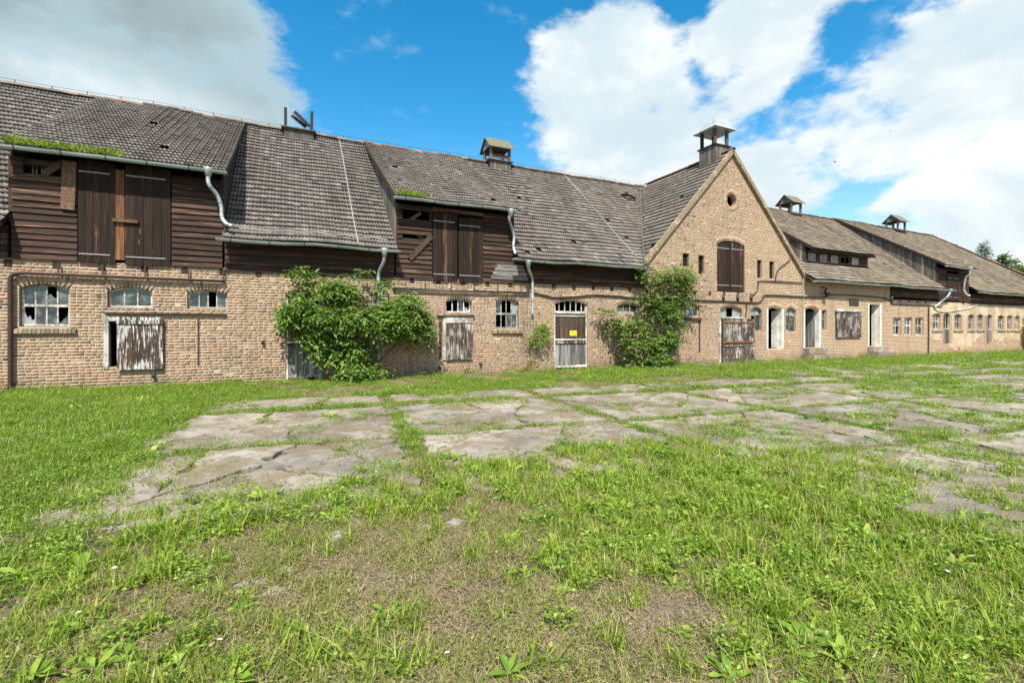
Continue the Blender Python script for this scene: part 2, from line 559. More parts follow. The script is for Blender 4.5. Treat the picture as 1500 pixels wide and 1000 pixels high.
def leaf_mat(name, stops, trans=.35, rough=.5, nsc=1.5, var=.6):
    t = material(name)
    g = t.n('ShaderNodeNewGeometry')
    oi = t.n('ShaderNodeObjectInfo')
    rr = t.m('FRACT', t.m('ADD', g.outputs['Random Per Island'], t.m('MULTIPLY', oi.outputs['Random'], 5.7)))
    nn = t.noise(g.outputs['Position'], nsc, 3)
    f = t.m('ADD', t.m('MULTIPLY', rr, var), t.m('MULTIPLY', nn, 1 - var))
    c = t.ramp(f, stops)
    d = t.n('ShaderNodeBsdfPrincipled', {'Base Color': c, 'Roughness': rough, 'Specular IOR Level': .35})
    tr = t.n('ShaderNodeBsdfTranslucent', {'Color': t.mix(1.0, c, (1.25, 1.3, .6), 'MULTIPLY')})
    mx = t.n('ShaderNodeMixShader', {0: trans, 1: d.outputs[0], 2: tr.outputs[0]})
    t.n('ShaderNodeOutputMaterial', {'Surface': mx.outputs[0]})


leaf_mat('leaf_elder', [(0, (.03, .07, .012)), (.3, (.06, .125, .022)), (.52, (.11, .20, .03)), (.7, (.19, .29, .05)), (.85, (.30, .36, .06)), (1, (.45, .42, .08))], .35, .38, 1.1, .5)
leaf_mat('leaf_light', [(0, (.05, .10, .018)), (.4, (.10, .175, .03)), (.7, (.16, .25, .045)), (1, (.25, .32, .07))])
leaf_mat('leaf_tree', [(0, (.03, .06, .015)), (.5, (.07, .12, .025)), (1, (.14, .19, .045))])
leaf_mat('leaf_conifer', [(0, (.02, .05, .02)), (1, (.06, .12, .04))], .15)
leaf_mat('leaf_yellow', [(0, (.14, .17, .02)), (.5, (.32, .32, .03)), (1, (.5, .42, .05))])
leaf_mat('grass_lawn', [(0, (.05, .11, .010)), (.35, (.112, .205, .019)), (.55, (.185, .29, .033)), (.75, (.29, .37, .06)), (1, (.45, .48, .14))], .38, .45, .9, .6)
leaf_mat('grass_meadow', [(0, (.055, .115, .01)), (.3, (.14, .235, .018)), (.52, (.24, .335, .034)), (.72, (.33, .40, .065)), (.9, (.42, .41, .14)), (1, (.50, .43, .24))], .38, .45, 1.1, .65)
leaf_mat('leaf_weed', [(0, (.06, .13, .014)), (.4, (.15, .26, .024)), (.65, (.25, .37, .045)), (1, (.42, .49, .13))], .34, .4)
leaf_mat('grass_turf', [(0, (.08, .13, .02)), (.35, (.16, .215, .035)), (.55, (.26, .295, .065)), (.72, (.36, .35, .13)), (1, (.50, .43, .25))], .38, .5, 1.2, .6)
leaf_mat('dry_straw', [(0, (.13, .10, .06)), (.4, (.30, .24, .145)), (.75, (.42, .35, .22)), (1, (.56, .49, .33))], .2, .7)
leaf_mat('seed_head', [(0, (.16, .17, .05)), (.5, (.27, .25, .09)), (1, (.40, .33, .16))], .25, .7)
t = material('petal')
finish(t, (.70, .68, .66), .7)
t = material('yellow_paint')
finish(t, (.90, .68, .03), .5)
t = material('sign_ink')
finish(t, (.16, .12, .01), .6)
t = material('feather')
finish(t, (.015, .015, .018), .7)

# ------------------------------------------------------------------ the barn: dimensions
BRICK_TOP = 3.20
EAVE_Z, RIDGE_Z, RIDGE_Y, EAVE_Y = 4.02, 9.6, 6.1, -0.45
GX, GZ, GHW = 18.23, 9.58, 4.98                       # cross gable: ridge x, apex z, half width
GSL = (GZ - 4.28) / GHW
X_LEFT, X_RIGHT, HIP_X = -15.0, 55.2, 49.2
XS = WX(1304)                                         # siding starts again
D1 = (WX(18), WX(326))
D2 = (WX(580), WX(752))
D3 = (WX(1372), WX(1418))
barn = empty('barn')
tag(barn, 'long derelict brick barn with tiled roof, dark wooden loft dormers and a tall brick gable', 'barn')


def ztop(x):
    if GX - GHW <= x <= GX + GHW:
        return GZ - GSL * abs(x - GX) - 0.10
    if GX + GHW < x < XS:
        return 4.02
    return BRICK_TOP


class Op:
    def __init__(s, p0, p1, bot, spring, crown, name=''):
        s.x0, s.x1 = WX(p0), WX(p1)
        pm = (p0 + p1) / 2
        s.z0, s.zs, s.zc = P(pm, bot).z, P(pm, spring).z, P(pm, crown).z
        if s.z0 < 0.12:
            s.z0 = 0.0
        s.xm, s.hw = (s.x0 + s.x1) / 2, (s.x1 - s.x0) / 2
        s.name = name

    def top(s, x):
        return s.zs + (s.zc - s.zs) * max(0.0, 1 - ((x - s.xm) / s.hw) ** 2)


OPS = {}
for nm, a in dict(
        A=(28, 102, 478, 423, 415), B=(157, 223, 450.5, 427, 419.5), C=(274, 333, 452, 430.5, 423.5), HA=(158, 178, 537, 470, 470),
        D1=(418, 470, 556, 434, 428), E=(653, 691, 458, 441.5, 436), Gw=(726, 760, 481, 442.5, 437.5), D2=(812, 861, 541, 446, 440.5),
        H=(904, 936, 458, 448, 443.5), J=(1003, 1025, 464, 450.5, 446.5), K=(1055, 1087, 465.5, 453.5, 449), L=(1100, 1116, 484, 455, 450.5),
        Mw=(1125, 1145, 511, 453.5, 450.5), Nw=(1151, 1166, 485, 455.5, 451.5), O=(1179, 1200, 509, 454.5, 451), Pw=(1204, 1211, 483, 454, 454),
        S=(1273, 1289, 507, 446, 446), T1=(1308.5, 1320.5, 491, 465, 465), T2=(1325, 1336.5, 491, 465, 465), T3=(1341, 1353, 491, 465, 465),
        U1=(1366, 1377.5, 482, 462, 459), U2=(1382, 1391.5, 503, 462, 459), U3=(1398, 1408, 482, 462.5, 460), U4=(1418, 1426.5, 482, 463, 460.5),
        U5=(1431.7, 1440, 482, 463, 460.5), U6=(1445, 1453, 502.5, 463.5, 461), U7=(1462, 1470, 482, 464, 461.8), U8=(1475, 1482.5, 482, 464, 462),
        U9=(1486.5, 1493, 482.5, 464.5, 462.5), LD=(1050, 1091, 428, 359, 353), s1=(1000, 1009.5, 390, 371, 371), s2=(1023, 1032, 401, 374, 374),
        s3=(1109, 1116, 407, 381, 381), s4=(1127, 1134, 408, 383, 383)).items():
    OPS[nm] = Op(*a, name=nm)
RC = P(1072, 294)          # round window centre
RR = 0.30
REVEAL = 0.26

# --- backing wall (mortar) with real openings
xs = {X_LEFT, X_RIGHT, GX - GHW, GX + GHW, GX, XS}
for o in OPS.values():
    n = 8 if o.zc > o.zs else 1
    for i in range(n + 1):
        xs.add(o.x0 + (o.x1 - o.x0) * i / n)
for i in range(17):
    xs.add(RC.x - RR * math.cos(math.pi * i / 16))
xs = sorted(xs)
wall = MB()
YB = -0.001
for a, b in zip(xs[:-1], xs[1:]):
    if b - a < 1e-5:
        continue
    e = 1e-6
    m = (a + b) / 2
    holes = []
    for o in OPS.values():
        if o.x0 < m < o.x1:
            holes.append((o.z0, o.z0, o.top(a), o.top(b)))
    if abs(m - RC.x) < RR:
        ha = math.sqrt(max(0, RR ** 2 - (a - RC.x) ** 2))
        hb = math.sqrt(max(0, RR ** 2 - (b - RC.x) ** 2))
        holes.append((RC.z - ha, RC.z - hb, RC.z + ha, RC.z + hb))
    holes.sort()
    za, zb = -0.3, -0.3
    for h in holes + [None]:
        ta, tb = (h[0], h[1]) if h else (ztop(a + e), ztop(b - e))
        if max(ta - za, tb - zb) > 1e-4:
            wall.add([(a, YB, za), (b, YB, zb), (b, YB, tb), (a, YB, ta)], [(0, 1, 2, 3)])
        if h:
            za, zb = h[2], h[3]
WALL = wall.build('front_wall', 'mortar', barn)
# reveals, brick-coloured or whitewashed
for o in OPS.values():
    tgt = MB()
    y0, y1 = YB - .004, REVEAL
    n = 8
    xsn = [o.x0 + (o.x1 - o.x0) * i / n for i in range(n + 1)]
    tgt.add([(o.x0, y0, o.z0), (o.x0, y1, o.z0), (o.x0, y1, o.zs), (o.x0, y0, o.zs)], [(0, 1, 2, 3)])
    tgt.add([(o.x1, y0, o.z0), (o.x1, y0, o.zs), (o.x1, y1, o.zs), (o.x1, y1, o.z0)], [(0, 1, 2, 3)])
    tgt.add([(o.x0, y0, o.z0), (o.x1, y0, o.z0), (o.x1, y1, o.z0), (o.x0, y1, o.z0)], [(0, 1, 2, 3)])
    for i in range(n):
        a, b = xsn[i], xsn[i + 1]
        tgt.add([(a, y0, o.top(a)), (a, y1, o.top(a)), (b, y1, o.top(b)), (b, y0, o.top(b))], [(0, 1, 2, 3)])
    tgt.build('opening_reveal', 'white_plaster' if o.name in ('Mw', 'O', 'S') else 'brick', WALL)
rev = MB()
for i in range(24):
    a0, a1 = 2 * math.pi * i / 24, 2 * math.pi * (i + 1) / 24
    q = [(RC.x + RR * math.cos(a), RC.z + RR * math.sin(a)) for a in (a0, a1)]
    rev.add([(q[0][0], YB, q[0][1]), (q[0][0], REVEAL, q[0][1]), (q[1][0], REVEAL, q[1][1]), (q[1][0], YB, q[1][1])], [(0, 1, 2, 3)])
rev.build('opening_reveal', 'brick', WALL)

# --- bricks: (cx, cz, w, h, angle)
BR = []
CH, BH, JT = 0.077, 0.060, 0.018
rb = random.Random(3)
BX0, BX1 = -11.5, 49.0


def excl(o, z):
    """half width hidden by an opening and its arch ring at height z"""
    arch = o.zc > o.zs
    ring = 0.25 if arch else 0.0
    if z < o.z0 - 0.02 or z > o.zc + ring:
        return None
    if z < o.zs + ring * 0.9:
        return o.hw + (0.035 if (arch and z > o.zs) else 0.006)
    f = (z - o.zs - ring * 0.9) / (o.zc - o.zs + ring * 0.1 + 1e-6)
    return (o.hw + 0.035) * math.sqrt(max(0, 1 - f))


for k in range(int(9.6 / CH)):
    zm = (k + .5) * CH
    spans = []
    if zm < BRICK_TOP:
        spans.append((BX0, BX1))
    elif zm < GZ - .25:
        hwz = (GZ - 0.10 - (zm + CH * .5)) / GSL
        spans.append((max(GX - hwz, GX - GHW), min(GX + hwz, GX + GHW)))
        if zm < 4.0:
            spans.append((GX + GHW + 0.002, XS))
    cuts = []
    for o in OPS.values():
        e = excl(o, zm)
        if e is not None:
            cuts.append((o.xm - e, o.xm + e))
    dz = zm - RC.z
    if abs(dz) < RR + .22:
        e = math.sqrt((RR + .22) ** 2 - dz * dz)
        cuts.append((RC.x - e, RC.x + e))
    for c0, c1 in cuts:
        ns = []
        for s0, s1 in spans:
            if c1 <= s0 or c0 >= s1:
                ns.append((s0, s1))
            else:
                if c0 - s0 > .02:
                    ns.append((s0, c0))
                if s1 - c1 > .02:
                    ns.append((c1, s1))
        spans = ns
    head = (k % 2 == 0)
    for s0, s1 in spans:
        x = s0 - (0 if s0 > BX0 else rb.random() * .1)
        first = True
        while x < s1 - .015:
            L = .125 if head else .25
            if rb.random() < .07:
                L = .25 if head else .125
            if first and not head:
                L = rb.choice((.19, .25, .125))
            first = False
            L += rb.uniform(-.006, .006)
            if x + L > s1 - .05:
                L = s1 - x
            if L > .03:
                BR.append((x + L / 2, zm + rb.uniform(-.003, .003) + .004 * math.sin(x * 1.7 + k), L - JT - rb.uniform(0, .004), BH + rb.uniform(-.004, .003), rb.uniform(-.012, .012)))
            x += L
# arch rings
for o in OPS.values():
    if o.zc <= o.zs:
        continue
    n = max(5, int(round(2 * o.hw * 1.02 / .082)))
    for i in range(n):
        x = o.x0 + (i + .5) * (o.x1 - o.x0) / n
        sl_ = -2 * (o.zc - o.zs) * (x - o.xm) / o.hw ** 2
        ang = math.atan(sl_)
        zc = o.top(x)
        BR.append((x - math.sin(ang) * .125, zc + math.cos(ang) * .125, (o.x1 - o.x0) / n - .011, .24, ang))
for i in range(24):
    a = 2 * math.pi * (i + .5) / 24
    BR.append((RC.x + (RR + .11) * math.cos(a), RC.z + (RR + .11) * math.sin(a), 2 * math.pi * (RR + .11) / 24 - .014, .2, a - math.pi / 2))
BR = np.array(BR)


def in_view_px(x):
    c = (x / CAMD)
    return 750 + FPX * (c * CA - SA) / (CA + c * SA)


def px_per_m(x):
    u = (in_view_px(x) - 750) / FPX
    return FPX * (CA - u * SA) ** 2 / CAMD


pxs = in_view_px(BR[:, 0])
size = BR[:, 2] * px_per_m(BR[:, 0])
size[(pxs < 2) | (pxs > 1498)] = 0
# keep bricks hidden behind the grass fringe or hatches out of the single ones
order = np.argsort(-size)[:300]
single = np.zeros(len(BR), bool)
single[order] = True


def brick_arrays(B, jit, rng):
    n = len(B)
    yf = -rng.uniform(0.002, .006, n)
    ca, sa_ = np.cos(B[:, 4]), np.sin(B[:, 4])
    out = np.zeros((n, 8, 3))
    cor = [(-1, -1), (1, -1), (1, 1), (-1, 1)]
    for j, (sx, sz) in enumerate(cor):
        lx = sx * B[:, 2] / 2 + rng.normal(0, jit, n)
        lz = sz * B[:, 3] / 2 + rng.normal(0, jit, n)
        X = B[:, 0] + lx * ca - lz * sa_
        Zz = B[:, 1] + lx * sa_ + lz * ca
        out[:, j] = np.stack([X, yf + rng.normal(0, jit * .7, n), Zz], 1)
        out[:, j + 4] = np.stack([X, np.full(n, .04), Zz], 1)
    return out


bf = np.array([(0, 1, 2, 3), (0, 4, 5, 1), (1, 5, 6, 2), (2, 6, 7, 3), (3, 7, 4, 0)])
arr = brick_arrays(BR[~single], .0022, RNG)
faces = (bf[None] + (np.arange(len(arr)) * 8)[:, None, None]).reshape(-1, 4)
obj('bricks', np_mesh('bricks', arr.reshape(-1, 3), faces, 4), 'brick', WALL, kind='stuff')
variants = []
for i in range(8):
    a = brick_arrays(np.array([[0, 0, .24 if i < 5 else .116, BH, 0]]), .0022, RNG)[0]
    variants.append(np_mesh('brick', a, bf, 4))
for b in BR[single]:
    me = variants[rb.randrange(5)] if b[2] > .18 else variants[5 + rb.randrange(3)]
    o = obj('brick', me, 'brick', WALL)
    o.location = (b[0], rb.uniform(-.003, .001), b[1])
    o.rotation_euler = (0, -b[4], 0)
    o.scale = (b[2] / (.24 if b[2] > .18 else .116), 1, b[3] / BH)

# plaster coat over the far right stretch, ragged lower edge
pl = MB()
x = WX(1362)
rp = random.Random(5)
first = True
while x < X_RIGHT:
    x2 = min(x + .17, X_RIGHT)
    m = (x + x2) / 2
    zlo = max(0.03, 2.6 * (float(fbm(m, 0.0, .55, 41)) - .30) + rp.uniform(-.1, .1))
    holes = sorted((o.z0 - .02, o.top(m) + .02) for o in OPS.values() if o.x0 - .16 < m < o.x1 + .16)
    z = max(zlo, 0)
    for h in holes + [(BRICK_TOP - .02, None)]:
        if h[0] - z > .03:
            pl.box(x, x2, -.024, 0.02, z, h[0])
        if h[1]:
            z = max(z, h[1])
    x = x2
pl.build('plaster_coat', 'plaster', WALL)

# rest of the shell: back wall, end walls, floor
sh = MB()
sh.box(X_LEFT, X_RIGHT, 12.2, 12.45, 0, 4.0)
sh.add([(X_LEFT, 0, -.3), (X_LEFT, 12.4, -.3), (X_LEFT, 12.4, 4.2), (X_LEFT, 6.1, 9.5), (X_LEFT, 0, 4.2)], [(0, 1, 2, 3, 4)])
sh.add([(X_RIGHT - .3, 0, -.3), (X_RIGHT - .3, 12.4, -.3), (X_RIGHT - .3, 12.4, 4.0), (X_RIGHT - .3, 0, 4.0)], [(0, 3, 2, 1)])
sh.build('back_and_end_walls', 'brick', barn)
fl = MB()
fl.box(X_LEFT, X_RIGHT, .3, 12.2, -.1, .02)
fl.box(X_LEFT, X_RIGHT, .3, 12.2, 3.0, 3.1)
fl.build('inner_floors', 'dark_interior', barn)

# ------------------------------------------------------------------ roof
def main_prof(eave_z=EAVE_Z, rz=RIDGE_Z):
    s = (rz - eave_z) / (RIDGE_Y - EAVE_Y)
    return [(EAVE_Y, eave_z), (EAVE_Y + 1.3, eave_z + 1.3 * s - .10), (EAVE_Y + 3.2, eave_z + 3.2 * s - .05), (RIDGE_Y, rz)]


PROF = main_prof()
PD1 = [(EAVE_Y, 5.82), (RIDGE_Y, RIDGE_Z + .05)]
PD2 = [(EAVE_Y, 5.70), (RIDGE_Y, RIDGE_Z + .05)]
PD3 = [(EAVE_Y, 5.45), (RIDGE_Y, RIDGE_Z + .03)]
PLOW = [(0.36, 5.76), (RIDGE_Y, RIDGE_Z + .03)]


def prof_z(pr, y):
    for (a, za), (b, zb) in zip(pr[:-1], pr[1:]):
        if y <= b:
            return za + (zb - za) * (y - a) / (b - a)
    return pr[-1][1]


def sag(x, y):
    """the old roof sags along its length: offset of the surface"""
    x = np.asarray(x, float)
    f = np.clip((np.asarray(y, float) - EAVE_Y) / (RIDGE_Y - EAVE_Y), 0, 1)
    r = np.interp(x, [-15, -7, -5.2, -4.2, -3.2, 0, 4, 9, 13, 18, 26, 33, 38, 49.2], [.05, .05, .06, .14, .03, -.02, -.03, 0.0, -.03, 0.0, -.05, -.16, -.1, -.22])
    ev = np.interp(x, [-15, 30, 55], [0, -.02, -.12]) + .015 * np.sin(x * 1.3)
    return r * f + ev * (1 - f) + .012 * np.sin(x * 2.1 + f * 7)


TW, TP = 0.195, 0.29
TILES = []     # rows: pos3, along3, slope3, normal3


def tile_field(s0, s1, prof, origin, along, inward, keep=None, sagf=None, seed=0):
    rr = random.Random(seed)
    along, inward = np.array(along, float), np.array(inward, float)
    org = np.array(origin, float)
    up = np.array((0, 0, 1.0))
    segs = []
    L = 0
    for (a, za), (b, zb) in zip(prof[:-1], prof[1:]):
        l = math.hypot(b - a, zb - za)
        segs.append((L, l, a, za, (b - a) / l, (zb - za) / l))
        L += l
    nrow = int(L / TP + .35)
    ncol = max(1, int(round((s1 - s0) / TW)))
    wd = (s1 - s0) / ncol
    for r_ in range(nrow):
        v = r_ * TP
        for sg in segs:
            if v <= sg[0] + sg[1] + 1e-6:
                break
        h, z = sg[2] + sg[4] * (v - sg[0]), sg[3] + sg[5] * (v - sg[0])
        sl_ = inward * sg[4] + up * sg[5]
        nrm = np.cross(along, sl_)
        for c_ in range(ncol):
            s = s0 + (c_ + .5) * wd
            ps = org + along * s + inward * h + up * z
            if keep is not None and not keep(ps):
                continue
            if rr.random() < .0015:
                continue
            if rr.random() < .006:
                ps = ps - sl_ * rr.uniform(.02, .09)
            ps = ps + sl_ * (rr.gauss(0, .006) + .015 * math.sin(s * .9 + r_ * .6)) + nrm * rr.gauss(0, .002)
            if sagf:
                ps[2] += float(sagf(ps[0], ps[1]))
            al = along + nrm * rr.gauss(0, .006) + sl_ * rr.gauss(0, .006)
            TILES.append(np.concatenate([ps, al, sl_ + nrm * rr.gauss(0, .005), nrm]))


def gz(x):
    return GZ + .06 - GSL * abs(x - GX)


E = (0, 0, 0)
XA, YA = (1, 0, 0), (0, 1, 0)
kl = lambda q: q[2] > gz(q[0]) - .02 and q[0] < GX
kr = lambda q: q[2] > gz(q[0]) - .02 and q[0] > GX
tile_field(-11.5, D1[0], PROF, E, XA, YA, None, sag, 1)
tile_field(D1[0] - .12, D1[1] + .15, PD1, E, XA, YA, None, sag, 2)
tile_field(D1[1] + .05, D2[0] - .05, PROF, E, XA, YA, None, sag, 3)
tile_field(D2[0] - .15, D2[1] + .12, PD2, E, XA, YA, None, sag, 4)
tile_field(D2[1], GX, PROF, E, XA, YA, kl, sag, 5)
LOWX = (24.7, 30.2)
low_cut = lambda q: not (LOWX[0] + .1 < q[0] < LOWX[1] - .1 and q[1] > .85)
tile_field(GX, D3[0] - .05, PROF, E, XA, YA, lambda q: kr(q) and low_cut(q), sag, 6)
tile_field(LOWX[0] - .1, LOWX[1] + .1, PLOW, E, XA, YA, kr, sag, 7)
tile_field(D3[0] - .15, D3[1] + .15, PD3, E, XA, YA, None, sag, 8)
SL_MAIN = (RIDGE_Z - EAVE_Z) / (RIDGE_Y - EAVE_Y)
tile_field(D3[1], X_RIGHT + .3, PROF, E, XA, YA, lambda q: (X_RIGHT + .3 - q[0]) > (q[1] - EAVE_Y) * .93, sag, 9)
# hip end
PH = [(-.5, EAVE_Z), (6.0, RIDGE_Z)]
tile_field(EAVE_Y, 12.6, PH, (X_RIGHT - .2, 0, 0), YA, (-1, 0, 0), lambda q: abs(q[1] - 6.1) < (q[0] - HIP_X) * 1.07 - .1, None, 10)
# cross gable slopes (front part only; behind the main ridge nothing shows)
PGL = [(GX - GHW - .28 - GX, gz(GX - GHW - .28)), (0, gz(GX))]
main_z = lambda q: prof_z(PROF, q[1]) + float(sag(q[0], q[1]))
tile_field(-6.1, 0.10, PGL, (GX, 0, 0), (0, -1, 0), (1, 0, 0), lambda q: q[2] > main_z(q) - .02, None, 11)
tile_field(-.10, 6.1, PGL, (GX, 0, 0), (0, 1, 0), (-1, 0, 0), lambda q: q[2] > main_z(q) - .02, None, 12)

hole = Vector((0, 0, 0))
for i in range(60):
    yy_ = 3 + 3.1 * i / 59
    pp_ = P(921, 292, yy_)
    if pp_.z <= prof_z(PROF, yy_):
        hole = pp_
        break
TILES = np.array(TILES)
gone = (((TILES[:, 0] - hole.x) / .48) ** 2 + ((TILES[:, 1] - hole.y) / .30) ** 2) < 1
SHARDS = TILES[gone]
TILES = TILES[~gone]
npro = 9
xx = np.linspace(-.5, .5, npro)
wave = .021 * np.cos(2 * math.pi * 2 * xx)
LIFT, YEND = .048, .33
tv, tf = [], []
for i in range(npro):
    tv.append((xx[i] * TW * .985, -.02, wave[i] + LIFT))
for i in range(npro):
    tv.append((xx[i] * TW * .985, YEND, wave[i] + .002))
for i in range(npro):
    tv.append((xx[i] * TW * .985, .045, wave[i] + LIFT - .045))
for i in range(npro - 1):
    tf.append((i, i + 1, npro + i + 1, npro + i))
    tf.append((2 * npro + i, 2 * npro + i + 1, i + 1, i))
tv, tf = np.array(tv), np.array(tf)
ROOF = MB()


def deck(prof, x0, x1, off=-.06):
    n = max(2, int((x1 - x0) / 1.0))
    for i in range(n):
        a, b = x0 + (x1 - x0) * i / n, x0 + (x1 - x0) * (i + 1) / n
        for (ya, za), (yb, zb) in zip(prof[:-1], prof[1:]):
            ROOF.add([(a, ya, za + off + float(sag(a, ya))), (b, ya, za + off + float(sag(b, ya))),
                      (b, yb, zb + off + float(sag(b, yb))), (a, yb, zb + off + float(sag(a, yb)))], [(0, 1, 2, 3)])


deck(PROF, X_LEFT, D1[0])
deck(PD1, D1[0] - .12, D1[1] + .12)
deck(PROF, D1[1], D2[0])
deck(PD2, D2[0] - .12, D2[1] + .1)
vy = RIDGE_Y - .1
deck(PROF, D2[1], GX - GHW)
deck(PROF, GX + GHW, D3[0])
deck(PLOW, LOWX[0] - .08, LOWX[1] + .08)
deck(PD3, D3[0] - .12, D3[1] + .12)
deck(PROF, D3[1], HIP_X)
# triangles either side of the cross gable
for sgn in (-1, 1):
    n = 8
    for i in range(n):
        ya, yb = EAVE_Y + (RIDGE_Y - EAVE_Y) * i / n, EAVE_Y + (RIDGE_Y - EAVE_Y) * (i + 1) / n
        za, zb = prof_z(PROF, ya), prof_z(PROF, yb)
        xa = GX + sgn * (GZ + .06 - za) / GSL
        xb = GX + sgn * max(0, (GZ + .06 - zb) / GSL)
        xe = GX + sgn * GHW
        ROOF.add([(xe, ya, za - .07), (xa, ya, za - .07), (xb, yb, zb - .07), (xe, yb, zb - .07)], [(0, 1, 2, 3)])
        ROOF.add([(xa, ya, za - .07), (xa, -.02, za - .07), (xb, -.02, zb - .07), (xb, yb, zb - .07)], [(0, 1, 2, 3)])
ROOF.add([(HIP_X, RIDGE_Y, RIDGE_Z - .2), (X_RIGHT + .3, EAVE_Y, EAVE_Z - .15), (X_RIGHT + .3, 12.65, EAVE_Z - .15)], [(0, 1, 2)])
ROOF.add([(HIP_X, RIDGE_Y, RIDGE_Z - .25), (HIP_X, EAVE_Y, EAVE_Z - .15), (X_RIGHT + .3, EAVE_Y, EAVE_Z - .15)], [(0, 1, 2)])
# back slope
ROOF.add([(X_LEFT, RIDGE_Y, RIDGE_Z - .12), (HIP_X, RIDGE_Y, RIDGE_Z - .3), (X_RIGHT + .3, 12.65, EAVE_Z), (X_LEFT, 12.65, EAVE_Z)], [(0, 1, 2, 3)])
ROOF = ROOF.build('roof', 'dark_beam', barn)

# the tiles that show largest become objects of their own
d3 = TILES[:, :3] - np.array([0, -CAMD, CAMH])
fw = d3[:, 0] * SA + d3[:, 1] * CA
rg = d3[:, 0] * CA - d3[:, 1] * SA
tpx = 750 + FPX * rg / fw
dist = np.linalg.norm(d3, axis=1)
facing = np.abs((d3 * TILES[:, 9:12]).sum(1)) / dist
tsz = facing / dist ** 2
tsz[(tpx < 4) | (tpx > 1496) | (TILES[:, 2] < 4.1)] = 0
tsel = np.zeros(len(TILES), bool)
tsel[np.argsort(-tsz)[:300]] = True
T = TILES[~tsel]
V = T[:, None, 0:3] + tv[None, :, 0:1] * T[:, None, 3:6] + tv[None, :, 1:2] * T[:, None, 6:9] + tv[None, :, 2:3] * T[:, None, 9:12]
F_ = (tf[None] + (np.arange(len(T)) * len(tv))[:, None, None]).reshape(-1, 4)
obj('roof_tiles', np_mesh('roof_tiles', V.reshape(-1, 3), F_, 4), 'tile', ROOF, kind='stuff')
tme = np_mesh('roof_tile', tv, tf, 4)
for T1 in TILES[tsel]:
    o = obj('roof_tile', tme, 'tile', ROOF)
    a_, s_, n_ = T1[3:6], T1[6:9], T1[9:12]
    mt = Matrix(((a_[0], s_[0], n_[0], T1[0]), (a_[1], s_[1], n_[1], T1[1]), (a_[2], s_[2], n_[2], T1[2]), (0, 0, 0, 1)))
    lo, ro, sc_ = mt.decompose()
    o.location, o.rotation_euler, o.scale = lo, ro.to_euler(), sc_

for i, T1 in enumerate(SHARDS[::3]):
    o = obj('broken_tile', tme, 'tile', ROOF)
    o.location = Vector(T1[0:3]) + Vector((.05 * (i % 3), -.05, .10))
    o.rotation_euler = (.9 - .5 * (i % 2), .3 * (i % 3) - .3, .6 * i)
    o.scale = (.8, .7, 1)
# ridge tiles
rt = MB()
for i in range(9):
    pass
ang = [math.pi * (i / 8) for i in range(9)]
va = [(0, -.13 * math.cos(a), .11 * math.sin(a) - .03) for a in ang] + [(.42, -.115 * math.cos(a), .095 * math.sin(a) - .03) for a in ang] \
    + [(0, -.11 * math.cos(a), .09 * math.sin(a) - .03) for a in ang]
rt.add(va, [(i, 9 + i, 10 + i, i + 1) for i in range(8)] + [(i, i + 1, 19 + i, 18 + i) for i in range(8)])
rme = rt.mesh('ridge_tile')
x = -11.5
rr_ = random.Random(11)
while x < HIP_X - .1:
    o = obj('ridge_tile', rme, 'ridge_tile', ROOF)
    o.location = (x, RIDGE_Y, RIDGE_Z + .06 + float(sag(x, RIDGE_Y)) + rr_.uniform(-.012, .012))
    o.rotation_euler = (0, rr_.uniform(-.03, .03), rr_.uniform(-.03, .03))
    x += .37
y = 5.8
while y > .05:
    o = obj('ridge_tile', rme, 'ridge_tile', ROOF)
    o.location = (GX, y, gz(GX) + .04)
    o.rotation_euler = (0, 0, -math.pi / 2)
    y -= .37
a, b = Vector((X_RIGHT + .25, EAVE_Y, EAVE_Z + .02)), Vector((HIP_X, RIDGE_Y, RIDGE_Z - .14))
hd = (b - a)
nh = int(hd.length / .37)
for i in range(nh):
    o = obj('ridge_tile', rme, 'ridge_tile', ROOF)
    o.location = a + hd * (i / nh)
    o.rotation_euler = hd.to_track_quat('X', 'Z').to_euler()

# gable verge (rake) boards and kneelers
for sgn in (-1, 1):
    vb = MB()
    p0 = Vector((GX + sgn * (GHW + .22), 0, gz(GX + GHW + .22)))
    p1 = Vector((GX, 0, gz(GX)))
    for (yy, w_, th, dz) in ((-.06, .17, .16, -.03), (-.035, .07, .09, -.15)):
        vb.beam(p0 + Vector((0, yy, dz)), p1 + Vector((0, yy, dz)), w_, th)
    vb.build('gable_verge', 'tan_wood', barn)
    kb = MB()
    kx = GX + sgn * (GHW + .05)
    kb.box(min(kx, kx + sgn * .3), max(kx, kx + sgn * .3), -.12, .1, 4.0, 4.16)
    kb.box(min(kx, kx + sgn * .2), max(kx, kx + sgn * .2), -.08, .1, 3.86, 4.0)
    kb.build('gable_kneeler', 'brick', barn)
    # lead valley
    vl = MB()
    pts = []
    for i in range(9):
        yv = EAVE_Y + .05 + (RIDGE_Y - EAVE_Y - .1) * i / 8
        zv = prof_z(PROF, yv) + float(sag(GX - 3, yv))
        xv = GX + sgn * max(0, (GZ + .06 - zv) / GSL)
        pts.append(Vector((xv, yv, zv + .06)))
    for q0, q1 in zip(pts[:-1], pts[1:]):
        s_ = Vector((.10, 0, 0))
        vl.add([q0 - s_ + Vector((0, 0, .03)), q0 + s_ + Vector((0, 0, .03)), q1 + s_ + Vector((0, 0, .03)), q1 - s_ + Vector((0, 0, .03)), q0, q1],
               [(0, 4, 5, 3), (4, 1, 2, 5)])
    vl.build('roof_valley', 'grey_wood', barn)


# ------------------------------------------------------------------ siding of horizontal boards
rs = random.Random(21)


